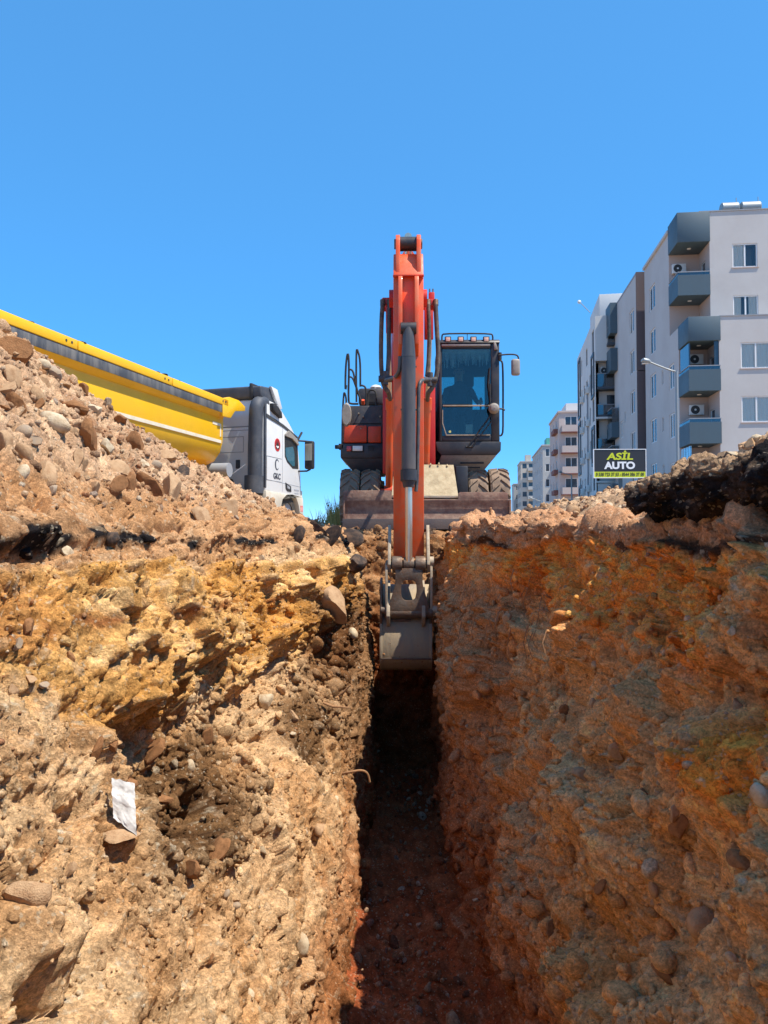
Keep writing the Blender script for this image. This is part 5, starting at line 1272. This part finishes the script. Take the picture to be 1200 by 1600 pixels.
# slate boxes: fascia on top, parapets below
def slate(x0, x1, y0, y1, zb, zt): 
    o = balcony(b1, x0, x1, y0, y1, zb, zt, M_SLATE, t=.14); return o
MB().box(-.05, 1.68, -.06, 2.06, 10.85, ZL+.02).build('fascia', M_SLATE, b1, .01)
MB().box(-.05, 1.80, 1.94, 4.06, 17.2, ZT+.02).build('fascia', M_SLATE, b1, .01)
for z in (9.25, 6.3, 3.35): balcony(b1, -.05, 1.66, -.06, 2.05, z-1.2, z, M_SLATE, 'lf', .14, glass=.18)
balcony(b1, -.05, 1.78, 1.94, 4.05, 14.05, 15.25, M_SLATE, 'lf', .14, glass=.16)
for (px, py, z) in ((.9, 2.08, 9.95), (.9, 2.08, 7.0), (.9, 2.08, 4.0)): ac_unit(b1, px, py, z)
ac_unit(b1, .55, 4.08, 16.0)
for (x, y, z) in ((.8, 1.0, 10.84), (.8, 1.0, 8.03), (.8, 1.0, 5.08), (.9, 3.0, 17.19), (.9, 3.0, 14.03)):
    MB().cyl((x, y, z), (x, y, z-.03), .12, n=16).build('ceiling_lamp', M_WHITE, b1)
for z in (9.43,): 
    MB().box(.02, .10, .2, 1.9, z+.1, z+1.35).build('loggia_glazing', M_DPANE, b1); MB().box(1.35, 1.6, .05, .1, z+.05, z+1.4).build('loggia_glazing', M_DPANE, b1)
for z in (3.5,):
    for k in range(4): MB().box(.02+.02*k*0, .06, .06+.5*k, .5+.5*k, z+.1, z+1.5).build('loggia_glazing', M_PANE, b1)
MB().box(0.1, 16.6, 4.2, LEN, ZT-.45, ZT-.25).build('roof', M_ROOF, b1); MB().box(1.7, 16.6, .2, 2.0, ZL-.3, ZL-.1).build('roof', M_ROOF, b1); MB().box(1.78, 16.6, 2.1, 4.3, ZT-.45, ZT-.2).build('roof', M_ROOF, b1)
wall(b1, 'wall', M_WALL, (16.6, 0), UR, LEN, 0, ZT-.45)
for (x0, x1) in ((2.72, 3.72), (3.84, 4.96)):
    xc = b1.location; r = MB().tube([(x0, 2.9, ZT+.50), (x0+.05, 2.9, ZT+.50), (x1-.05, 2.9, ZT+.50), (x1, 2.9, ZT+.50)], [.30, .36, .36, .30], 24)
    M4 = Matrix.Rotation(A1, 4, 'Z')
    t = thing('water_tank', 'left galvanised water tank on the grey block roof' if x0 < 3 else 'wider right galvanised water tank on the grey block roof', 'water tank', M4 @ Vector((0, 0, 0)) + Vector(b1.location), A1, 'roof water tanks')
    r.build('tank', M_TANK, t)
    for x in (x0+.2, x1-.2): MB().box(x-.04, x+.04, 2.6, 3.2, ZT-.22, ZT+.2).build('tank_stand', M_SEAMG, t)
    MB().cyl((x1-.1, 2.9, ZT+.8), (x1-.1, 2.9, ZT+1.15), .02, n=6).build('vent_pipe', M_SEAMG, t)

# ---- second grey block with an end strip whose shade is in its mauve colour
c2_ = at(997, 700, 54.2)
b2 = thing('apartment_building', 'grey block with shaded mauve corner strip, between the white and nearest blocks', 'apartment building', (c2_.x, c2_.y, 0), A1)
Z2, L2 = 18.6, 8.4
w2 = [(L2-2.4, L2-.9, z, z+1.65) for z in (14.75, 11.8, 8.85, 5.9, 2.95)]; w2b = [(L2-6.2, L2-5.1, z, z+1.3) for z in (7.6, 4.6, 1.7)]; w2s = [(L2-4.5, L2-4.1, z, z+.8) for z in (8.6, 5.6, 2.6)]
wall(b2, 'wall', M_WALL, (0, L2), UL, L2, 0, Z2, w2+w2b+w2s)
for i, h in enumerate(w2): window(b2, (0, L2), UL, h, curtain=('full', 'sides', 'half')[i % 3])
for h in w2b: window(b2, (0, L2), UL, h, curtain='full')
for h in w2s: window(b2, (0, L2), UL, h, simple=True, leaves=1)
MB().box(-.03, .9, -.06, 0, 0, Z2-7).build('corner_strip', M_MAUVE, b2); MB().box(-.04, .9, -.08, 0, Z2-6.95, Z2+.05).build('corner_strip', M_MAUVE, b2)
wall(b2, 'wall', M_WALL, (.9, 0), UF, 12, 0, Z2); wall(b2, 'wall', M_WALL, (12.9, 0), UR, L2, 0, Z2); wall(b2, 'wall', M_WALL, (12.9, L2), (-1, 0), 12.9, 0, Z2)
MB().box(-.02, 12.9, 0, L2+.1, Z2-.1, Z2+.06).build('roof', M_SEAMG, b2)
MB().box(-.55, 0, 7.0, 9.0, 16.2, Z2+.05).build('fascia', M_SLATE, b2)
for z in (15.0,): balcony(b2, -.55, -.01, 7.0, 9.0, z-1.8, z, M_SLATE, 'lf', .12)
for z in (9.0, 6.0, 3.0): balcony(b2, -.6, -.01, 6.6, 8.4, z-1.2, z, M_SLATE, 'lf', .12, glass=1.1)

# ---- white modern block
A3 = rad(-7.4); c3_ = at(931.6, 700, 63)
b3 = thing('apartment_building', 'white modern block with dark framed windows and a roof box', 'apartment building', (c3_.x, c3_.y, 0), A3)
Z3, L3 = 18.1, 15.5
wf = [(1.0, 3.8, z, z+1.7) for z in (10.0, 7.15, 4.9, 1.6)] + [(1.0, 3.8, 12.2, 14.2)]
wall(b3, 'wall', M_WW, (.35, .9), UF, 12, 0, 14.5, [(a-.35, c-.35, e, f) for a, c, e, f in wf])
for h in wf: window(b3, (0, .9), UF, h, fm=M_ANTH, simple=True, leaves=3)
wall(b3, 'wall', M_WW, (0, 0), UF, 12.35, 14.5, Z3, [(1.0, 3.8, 15.6, 17.0)]); window(b3, (0, 0), UF, (1.0, 3.8, 15.6, 17.0), fm=M_ANTH, simple=True, leaves=3)
MB().box(0, 12.35, 0, .9, 14.38, 14.5).build('soffit', M_WW, b3)
for z in (9.75, 6.95, 4.5, 1.2): MB().box(-.02, 12.35, -.05, .9, z-.16, z).build('floor_slab', M_WW, b3)
balcony(b3, .1, 4.6, -.25, .9, 12.0, 12.2, M_ANTH, 'lf', .06, glass=1.05); balcony(b3, .9, 4.6, -.7, 0, 15.5, 15.7, M_ANTH, 'lf', .06, glass=1.2)
for z in (9.75, 6.95, 1.2): balcony(b3, .15, 4.6, .02, .9, z, z+.2, M_ANTH, 'lf', .06, glass=.8)
ac_unit(b3, .85, .88, 13.4)
MB().box(.1, 4.6, .05, .85, 2.0, 4.3).build('balcony_front', M_WW, b3)
cols = [(1.0, 2.4), (3.6, 4.4), (6.0, 7.2), (8.4, 9.2), (10.6, 11.4), (12.4, 13.6)]
w3 = []; 
for ci, (a, c) in enumerate(cols):
    for r, z in enumerate((15.4, 12.5, 9.6, 6.7, 3.8, .9)):
        if ci in (1, 3) and r == 0: continue
        w3.append((L3-c, L3-a, z, z+(1.9 if ci in (0, 5) else 1.55)))
wall(b3, 'wall', M_WW, (0, L3), UL, L3, 0, Z3, w3)
for h in w3: window(b3, (0, L3), UL, h, fm=M_ANTH, simple=True, leaves=1 if h[1]-h[0] < 1 else 2, depth=.08)
for (a, c, e, f) in ((.7, 2.7, 11.6, 15.3), (.7, 2.7, 5.9, 9.2), (12.0, 14.2, 11.6, 17.5), (12.0, 14.2, 6.0, 11.2), (.7, 2.7, .2, 3.4), (12.0, 14.2, .3, 5.0)):
    q = MB(); y0, y1 = a, c
    q.box(-.10, 0, y0, y0+.25, e, f); q.box(-.10, 0, y1-.25, y1, e, f); q.box(-.10, 0, y0+.25, y1-.25, f-.25, f); q.box(-.10, 0, y0+.25, y1-.25, e, e+.25); q.build('window_surround', M_ANTH, b3)
MB().tube([(-.12, 5.1, .2), (-.12, 5.1, 13.5)], .07, 8).build('drain_pipe', M_SEAMG, b3)
for z in (12.6, 9.7, 6.8, 3.9): ac_unit(b3, -.02, 9.9, z, rad(-90)); ac_unit(b3, -.02, 5.1, z, rad(-90))
wall(b3, 'wall', M_WW, (12.35, 0), UR, L3, 0, Z3); wall(b3, 'wall', M_WW, (12.35, L3), (-1, 0), 12.35, 0, Z3)
MB().box(.05, 12.3, .05, L3, Z3-.3, Z3-.1).build('roof', M_ROOF, b3)
MB().box(.6, 9, 2.0, 9, Z3-.2, Z3+2.4).build('roof_box', M_WW, b3, .02)
q = MB(); q.tube([(-.1, 2.5, Z3+1.0), (-.9, 2.5, Z3+1.9)], .03, 6); q.build('aerial_arm', M_SEAMG, b3); MB().lathe([(-.02, 0), (.06, .16), (.09, .16), (.02, 0)], (-1.0, 2.5, Z3+2.0), 'y', 14).build('satellite_dish', M_AC, b3)

# ---- farther blocks: storeys of windows and balconies
def far_block(name_label, px, Y, W_, D_, top_py, m, trim, nf, cols, bal, rz=A1, stairs=None, wf=None):
    c = at(px, 800, Y); Zt = (840-top_py)/1200*Y - .12; fh = Zt/nf
    b = thing('apartment_building', name_label, 'apartment building', (c.x, c.y, 0), rz)
    holes = [(x0, x1, fh*k+fh*.3, fh*k+fh*.82) for k in range(nf) for (x0, x1) in cols]
    wall(b, 'wall', m, (0, 0), UF, W_, 0, Zt, holes)
    for h in holes: window(b, (0, 0), UF, h, fm=wf, simple=True)
    lh = [(a, a+1.4, fh*k+fh*.3, fh*k+fh*.8) for k in range(nf) for a in np.arange(1.2, D_-2, 3.4)]
    wall(b, 'wall', m, (0, D_), UL, D_, 0, Zt, lh)
    for h in lh: window(b, (0, D_), UL, h, fm=wf, simple=True)
    wall(b, 'wall', m, (W_, 0), UR, D_, 0, Zt); wall(b, 'wall', m, (W_, D_), (-1, 0), W_, 0, Zt)
    for (x0, x1, d) in bal:
        for k in range(nf):
            balcony(b, x0, x1, -d, 0, fh*k+.05, fh*k+1.0, trim, 'lfr', .1)
    MB().box(-.15, W_+.1, -.15, D_+.1, Zt, Zt+.25).build('roof', trim, b)
    return b, Zt, fh
b4, z4, f4 = far_block('pale pink block with red balcony edges beyond the white block', 874.5, 105, 9, 12, 645, M_PINK, M_PINK, 6, [(.8, 2.4), (4.8, 6.2)], [(.3, 2.6, 1.0)])
for k in range(6): MB().box(.2, 2.7, -1.06, -.0, f4*k-.02, f4*k+.10).build('balcony_edge', M_BRICK, b4)
for k in range(6): MB().box(-.55, -.01, 1.5, 5.0, f4*k+.2, f4*k+.8).build('side_balcony', M_BRICK, b4)
MB().box(1.2, 5, 2, 7, z4+.2, z4+1.6).build('roof_box', M_WW, b4)
b5, z5, f5 = far_block('narrow pale grey block with a green roof box, left of the pink one', 848.5, 140, 8, 22, 697, M_GREYW, M_GREYW, 6, [(.5, 1.9), (3.4, 4.6)], [(2.9, 5.0, .9)])
MB().box(.8, 3.5, 1, 5, z5+.2, z5+1.6).build('roof_box', mat('green_sheet', lin(90,170,150), .6), b5)
b6, z6, f6 = far_block('tall cream tower with stacked balconies at the far end of the row', 814, 222, 12, 14, 722, M_CREAM, M_GREYW, 8, [(.5, 1.7), (2.3, 5.6), (7.7, 10.2)], [(2.0, 6.0, 1.0), (7.4, 10.5, 1.0)], wf=M_ANTH)
for x in (1.5, 5.5, 9): MB().box(x, x+1.6, 2, 5, z6+.2, z6+2.2).build('roof_box', M_CREAM, b6)
b7, z7, f7 = far_block('low grey stepped block beside the far cream tower', 803, 240, 10, 10, 757, M_GREYW, M_CREAM, 6, [(.7, 1.6), (3.0, 4.0)], [(1.8, 4.4, .9)])

# ================================================================== STREET LAMPS, SIGN
def street_lamp(px, pytop, Y, armpx, armpy, label, r=.055):
    base = at(px, pytop, Y); e = at(armpx, armpy, Y)
    t = thing('street_lamp', label, 'street lamp', (base.x, base.y, 0), 0, 'street lamps along the road')
    dx, dz = e.x-base.x, e.z
    MB().tube([(0, 0, 0), (0, 0, base.z)], [r*1.25, r], 14).build('pole', M_TANK, t)
    MB().tube(smooth_path([(0, 0, base.z-.25), (0, 0, base.z-.02), (dx*.2, 0, base.z+.12*(dz-base.z)), (dx*.75, 0, base.z+.9*(dz-base.z)), (dx*.8, 0, dz)], 1), r*.6, 10).build('arm', M_TANK, t)
    h = MB(); L_ = abs(dx)*.34; s = 1 if dx > 0 else -1
    h.tube([(dx*.76, 0, dz-.02), (dx*.82, 0, dz+.01), (dx*.95, 0, dz+.04), (dx*1.02, 0, dz+.03)], [.06, .11, .12, .05], 14)
    ho = h.build('lamp_head', M_TANK, t)
    MB().box(min(dx*.82, dx*1.0), max(dx*.82, dx*1.0), -.07, .07, dz-.10, dz-.07).build('lens', M_LENS, ho, .01)
    return t
street_lamp(1057, 580, 32, 1003, 565, 'tall grey street lamp in front of the nearest grey block')
street_lamp(893, 742, 70, 873, 738, 'thin distant street lamp before the pink block', .06)
street_lamp(845, 783, 120, 827, 778, 'faint farthest street lamp below the cream tower', .07)

sg0, sg1 = at(928.5, 746, 25), at(1008.5, 702.5, 25)
sg = thing('advertising_sign', 'black and yellow ASİL AUTO sign board on a post', 'sign', ((sg0.x+sg1.x)/2, 25, 0))
W2 = (sg1.x-sg0.x)/2; z0, z1 = sg0.z, sg1.z; H_ = z1-z0
M_SBLK = mat('sign_black', lin(44,44,48), .45); M_SYEL = mat('sign_yellow', lin(206,214,40), .45); M_SWHT = mat('sign_white', lin(236,236,236), .45)
MB().box(-W2, W2, 0, .05, z0, z1).build('board', M_SBLK, sg)
q = MB(); t = .022
q.box(-W2-t, W2+t, -.012, .06, z1, z1+t); q.box(-W2-t, W2+t, -.012, .06, z0-t, z0); q.box(-W2-t, -W2, -.011, .059, z0, z1); q.box(W2, W2+t, -.011, .059, z0, z1); q.build('frame', M_SWHT, sg)
MB().box(-W2, W2, -.006, .001, z0, z0+H_*.205).build('yellow_strip', M_SYEL, sg)
MB().box(-.02, .10, .07, .17, 0, z1-.1).build('post', M_SLATE, sg)
def sign_text(s, size, zc, m, off, sx=1.0, y=-.008, xo=0, width=None, shear=0.0):
    me = text_mesh(s, size, off, .003, shear, sx); me.materials.append(m)
    if width:
        co = np.empty(len(me.vertices)*3, np.float32); me.vertices.foreach_get('co', co); xs_ = co[0::3]; me.transform(Matrix.Diagonal((width/(xs_.max()-xs_.min()), 1, 1, 1)))
    o = link('lettering', me, sg); o.matrix_local = Matrix.Translation((xo, y, zc)) @ Matrix.Rotation(rad(90), 4, 'X'); return o
sign_text('ASİL', .30, z0+H_*.745, M_SYEL, .010, width=W2*2*.52, shear=.12)
sign_text('AUTO', .31, z0+H_*.42, M_SWHT, .014, width=W2*2*.60)
sign_text('0 538 723 37 53 - 0544 386 37 00', .15, z0+H_*.105, M_SBLK, .0015, y=-.011, width=W2*2*.93)
# ================================================================== LOOSE THINGS ON THE EARTH
CI = np.array(CR.inverted())
def proj(P):
    q = (P.reshape(-1, 3) - np.array([0, 0, CAMZ])) @ CI.T
    d = np.maximum(-q[:, 2], 1e-6)
    return 600+1200*q[:, 0]/d, 800-1200*q[:, 1]/d, q[:, 2] < -.1
CLOUD = {}
def pick(key, px, py, rad_=5):
    """nearest point of an earth surface met by the line of sight through a photo pixel"""
    if key not in CLOUD:
        P = {'bankL': PL, 'bankR': PR, 'heapL': HL, 'heapR': HR}[key].reshape(-1, 3); CLOUD[key] = (P,) + proj(P)
    P, u, v, ok = CLOUD[key]
    for r in (rad_, rad_*3, rad_*8):
        i = np.where(ok & (abs(u-px) < r) & (abs(v-py) < r))[0]
        if len(i): return Vector(P[i[np.argmin(P[i, 1])]])
    return None
PARENT = {'bankL': bankL, 'bankR': bankR, 'heapL': heapL, 'heapR': heapR}
def boulder(key, px, py, wpx, mi, k=None, rot=None, sc=None, name='stone', push=.25):
    p = pick(key, px, py)
    if p is None: return
    s = wpx/1200*p.y*1.05
    d = (p - Vector((0, 0, CAMZ))).normalized()
    return put_stone(PARENT[key], p + d*s*push*.5, s, mi, rot, name, k, sc)
for a in ((18,548,62,3,0),(88,660,48,1,1,(.1,.5,.3)),(84,582,34,2,1),(120,632,48,3,0),(138,684,60,3,0),(172,700,26,1,3),(70,570,24,1,1),(225,722,20,1,0),(238,758,50,3,0),
          (268,765,62,0,0),(262,708,36,0,2),(290,737,26,4,0),(45,712,40,0,0),(40,672,28,2,1),(150,640,30,1,0),(188,655,28,3,0),(212,690,44,3,2),(72,742,50,0,2),(105,600,30,0,0),
          (12,610,50,0,0),(30,640,40,3,0),(10,690,40,0,2),(125,720,36,0,0),(180,735,50,0,0),(180,760,40,3,0),(58,690,26,2,0),(20,585,40,0,2),(35,735,30,1,1),(150,760,36,0,0),
          (200,752,40,3,2),(60,615,34,0,0),(145,600,22,3,0),(110,560,26,0,0),(165,625,22,2,0),(245,725,22,2,1)):
    boulder('heapL', *a)
for a in ((528,948,60,0,2),(556,988,22,1,1),(188,1306,48,0,2,(.2,.1,.2),(1.1,.85,.6)),(158,1172,30,3,2,None,(1.2,.8,.6)),(302,1196,22,1,1),(45,1398,64,0,2),(115,1356,24,0,2),(420,1088,28,1,0),(362,790,22,1,1),
          (380,762,44,0,0),(350,768,36,0,2),(520,842,30,4,0,None,(1.5,1,.5)),(548,836,34,4,2,None,(1.5,1,.5)),(500,824,24,4,0,None,(1.4,1,.5)),(470,835,22,4,2,None,(1.4,1,.5)),(555,875,34,4,2),(180,835,26,4,2),
          (30,1010,24,2,0),(50,1060,22,0,0),(70,1070,18,2,0),(25,1075,20,0,0),(358,1395,14,2,1),(372,1410,14,2,1),(345,1322,40,3,0),
          (300,1360,40,3,0),(460,1120,24,0,0),(500,1300,20,0,0),(240,1180,40,3,0),(205,1225,30,3,0),(330,1150,30,3,0),(255,1250,30,3,0)):
    boulder('bankL', *a, push=-.35)
for a in ((925,1036,20,1,1),(1142,990,14,1,3),(1188,1246,44,1,1),(905,1206,24,0,0),(1060,1290,40,3,0),(1100,1440,60,0,1),(1020,1390,30,0,0),(960,1180,26,0,0),(830,1310,22,0,0),(1080,1000,16,0,0),
          (880,1110,24,3,0),(1000,1240,22,3,2),(1150,1100,26,0,0),(790,965,20,0,0),(1040,1520,40,3,0),(935,1380,26,3,0),(860,1450,26,3,0),(1150,1350,36,3,0)):
    boulder('bankR', *a, push=0)
for a in ((835,806,50,4,0),(815,800,26,4,2),(948,792,26,1,0),(965,800,24,0,0),(920,800,20,0,2),(900,806,18,0,0),(1040,712,30,4,0),(1145,716,30,1,0),(1085,716,26,0,0),(1120,700,24,0,0),(1170,700,24,0,0),
          (1010,740,18,0,0),(770,815,22,3,0),(735,822,26,3,2),(705,828,26,4,0),(880,798,16,1,0),(1060,722,22,0,2),(1190,692,26,0,0)):
    boulder('heapR', *a)

# ---- broken slab of old road surface on the right edge
M_ASPH = None
def make_slab():
    """slab as a closed rough tube: outline of the cross-section swept along the road edge"""
    N, K = 380, 160; sx_, sy_, sz_ = .31, 1.38, .085
    a = np.linspace(0, 2*np.pi, K, endpoint=False) - .4; ca, sa = np.cos(a), np.sin(a); e = .16
    ox = sx_*np.sign(ca)*np.abs(ca)**e; oz = sz_*np.sign(sa)*np.abs(sa)**e
    # resample the outline so that the vertical face keeps most of the points
    oz = np.where(np.abs(ox) > sx_*.9, sz_*np.interp(sa, [-.9, .9], [-1, 1]).clip(-1, 1), oz)
    v = np.linspace(-1, 1, N); end = np.sqrt(np.clip(1-np.abs(v)**26, 0, 1)); end[0] = end[-1] = 0
    P = np.stack([np.outer(end, ox), np.repeat(v[:, None]*sy_, K, 1), np.outer(end, oz)], 2)
    n = grid_normals(np.concatenate([P, P[:, :1]], 1))[:, :K]; P = P.reshape(-1, 3); n = n.reshape(-1, 3)
    if (n[:, 2]*np.sign(P[:, 2])).mean() < 0: n = -n
    q = P + np.array([0, 3.0, 0]); wp = fbm(q*3, 2, 601)[:, None]
    f1, _, i1 = facets(q*9+wp, 602); g1, _, i2 = facets(q*30, 603); h1, _, i0 = facets(q*np.array([4, 3.4, 5])+wp, 611); c1, _, _ = clods(q*26, 612, wp); c2, _, i4 = clods(q*62, 613, wp)
    D = .05*fbm(q*2.2, 4, 604) + .05*h1 + .028*f1 + .012*g1 + .016*c1 + .008*c2 + .035*fbm(q*13, 5, 605, .65)
    P = P + n*D[:, None]; P[:, 1] += .05*fbm(q*3, 2, 606); P[:, 2] += .02*fbm(q*1.6, 3, 614)
    C = np.tile(np.array(lin(40,36,36,.85)), (len(P), 1)); C = mixc(C, lin(82,66,56,.85), sstep(0, .35, fbm(q*5, 4, 607))*.7)
    C = mixc(C, lin(126,108,92,.85), sstep(.93, .95, i4)*.7); C = C*(1+.5*(i2-.5)+.3*(i1-.5)+.6*np.clip(fbm(q*20, 3, 615), -.5, .5))[:, None]
    up = sstep(.02, .08, P[:, 2]+.05*fbm(q*7, 3, 608)); C = mixc(C, lin(206,168,130,.8), up*sstep(-.25, .1, fbm(q*4, 3, 609))*.9)
    r = np.arange(N-1)[:, None]*K; c = np.arange(K)[None]; F = np.stack([r+c, r+(c+1) % K, r+K+(c+1) % K, r+K+c], 2).reshape(-1, 4)
    return raw_mesh('asphalt_slab', P, F, np.clip(C, .012, .9), M_SOIL)
sl = link('asphalt_slab', make_slab()); sl.location = (1.50, 2.80, .075); sl.rotation_euler = (rad(-.1), rad(2), rad(.6))
tag(sl, 'thick broken slab of black asphalt jutting from the right trench edge', 'asphalt slab')

# ---- white sheet scrap, root, twigs
def sheet(name, pts, m, th=.004):
    n = len(pts); mb = MB(); c = sum((Vector(p) for p in pts), Vector())/n
    nr = (Vector(pts[1])-Vector(pts[0])).cross(Vector(pts[2])-Vector(pts[0])).normalized()*th
    mb.add([Vector(p)-c for p in pts]+[Vector(p)-c+nr for p in pts], [tuple(range(n-1, -1, -1)), tuple(range(n, 2*n))]+[(i, (i+1) % n, n+(i+1) % n, n+i) for i in range(n)])
    o = mb.build(name, m); o.location = c; return o
w0 = pick('bankL', 192, 1262)
Yw = (w0.y if w0 else 2.9) - .07
M_SCRAP = mat('white_scrap', lin(222,220,214), .7, c2=lin(168,160,148), scale=22, amt=.8, bump=.15, bscale=30)
c4 = [at(174, 1216, Yw), at(210, 1224, Yw+.01), at(213, 1306, Yw-.05), at(177, 1278, Yw-.03)]; wc = sum(c4, Vector())/4
NU, NV = 22, 44; U, V = np.meshgrid(np.linspace(0, 1, NU), np.linspace(0, 1, NV), indexing='ij'); u_, v_ = U.ravel()[:, None], V.ravel()[:, None]
G = (1-u_)*(1-v_)*np.array(c4[0]) + u_*(1-v_)*np.array(c4[1]) + u_*v_*np.array(c4[2]) + (1-u_)*v_*np.array(c4[3])
nn_ = np.array((c4[1]-c4[0]).cross(c4[3]-c4[0]).normalized()); q = np.concatenate([u_*2, v_*4, 0*u_], 1)
edge = np.array((c4[1]-c4[0]))*(.05*noise(np.concatenate([0*u_, v_*7, 0*u_], 1)+3, 9))[:, None] + np.array((c4[3]-c4[0]))*(.05*noise(np.concatenate([u_*4, 0*u_, 0*u_], 1)+8, 10))[:, None]
G = G + edge + nn_[None]*(.007*noise(q*.8+2, 8) + .0022*facets(q*1.6+1, 12)[0])[:, None] - np.array(wc)
G2 = G + nn_[None]*.003
F_ = np.concatenate([grid_faces(NU, NV), grid_faces(NU, NV, True)+NU*NV])
ws = link('plastic_scrap', raw_mesh('plastic_scrap', np.concatenate([G, G2]), F_, None, M_SCRAP)); ws.location = wc
tag(ws, 'torn white plastic scrap stuck upright in the sunlit bank', 'scrap')
M_ROOT = mat('root_bark', lin(176,132,92,.85), .9, c2=lin(120,86,58), scale=20, amt=.7, bump=.3, bscale=60)
r0 = pick('bankL', 545, 1208); Yr = (r0.y if r0 else 4.2) - .06
path = smooth_path([at(514, 1213, Yr+.15), at(530, 1210, Yr-.02), at(548, 1206, Yr-.06), at(566, 1203, Yr-.05), at(575, 1208, Yr-.03), at(578, 1222, Yr-.02)], 2); c = path[len(path)//2].copy()
o = MB().tube([p-c for p in path], [.007+.006*(1-i/len(path)) for i in range(len(path))], 8).build('root', M_ROOT); o.location = c
tag(o, 'thin bent root sticking out of the sunlit bank', 'root')
for i, (pts, lab) in enumerate((([(505, 1098), (520, 1104), (548, 1106)], 'upper grey twig lying on the dark ledge of the sunlit bank'), ([(522, 1092), (536, 1082), (548, 1070)], 'pale upright twig above the dark ledge of the sunlit bank'))):
    q = pick('bankL', *pts[1]); Yq = (q.y if q else 4.5)-.07
    path = [at(a, b, Yq-.01*k) for k, (a, b) in enumerate(pts)]; c = path[1].copy()
    o = MB().tube([p-c for p in path], [.012, .011, .006], 7).build('twig', M_ROOT); o.location = c; tag(o, lab, 'twig', 'twigs in the sunlit bank')
# fine rootlets hanging on the shaded bank
rt_ = MB()
for k in range(34):
    px, py = random.uniform(705, 860), random.uniform(890, 985); q = pick('bankR', px, py)
    if q is None: continue
    p0 = q + Vector((-.03, 0, 0)); ln = random.uniform(.08, .28)
    rt_.tube([p0, p0+Vector((-.03, random.uniform(-.05, .05), -ln*.5)), p0+Vector((-.01, random.uniform(-.08, .08), -ln))], [.004, .003, .002], 4, caps=False)
o = rt_.build('rootlets', M_ROOT, bankR); o['kind'] = 'stuff'
# ---- dry grass behind the left corner of the blade
M_GRASS = mat('dry_grass', lin(190,166,96,.85), .8, c2=lin(110,130,60,.8), scale=3, amt=.9); M_LEAF = mat('weed_leaf', lin(86,112,52,.8), .8, c2=lin(130,140,70,.8), scale=5, amt=.8)
gm_ = MB()
for k in range(260):
    px = random.choice([random.uniform(490, 536), random.uniform(512, 534)]); Y = random.uniform(12.3, 15.0); b = at(px, 800, Y); b.z = 0
    h = random.uniform(.15, .5)*(1.25 if px > 515 else .75); lean = Vector((random.uniform(-.15, .15), random.uniform(-.1, .1), 0))
    s_ = Vector((.006, 0, 0)); m_ = b+Vector((0, 0, h*.6))+lean*.4; t_ = b+Vector((0, 0, h))+lean
    gm_.add([b-s_, b+s_, m_+s_*.8, m_-s_*.8, t_], [(0, 1, 2, 3), (3, 2, 4)])
o = gm_.build('dry_grass', M_GRASS); o['kind'] = 'stuff'
wd = thing('weed', 'dry yellow weed with small leaves growing left of the blade', 'weed', (at(523, 800, 13.2).x, 13.2, 0))
lf = MB(); stm = MB()
for k in range(9):
    a = random.uniform(0, 6.28); h = random.uniform(.25, .55); tip = Vector((.14*math.cos(a), .14*math.sin(a), h)); stm.tube([(0, 0, 0), tip*.5+Vector((0, 0, .05)), tip], [.006, .005, .003], 5)
    for j in range(9):
        c = tip*(.35+.65*random.random()) + Vector((random.uniform(-.04, .04), random.uniform(-.04, .04), .02)); d = Vector((random.uniform(-1, 1), random.uniform(-1, 1), random.uniform(-.2, .8))).normalized()*.045
        e = d.cross(Vector((.3, .2, 1))).normalized()*.014
        lf.add([c-d*.2, c+d*.4+e, c+d, c+d*.4-e], [(0, 1, 2, 3)])
stm.build('stem', M_GRASS, wd); o = lf.build('leaves', M_LEAF, wd); o['kind'] = 'stuff'
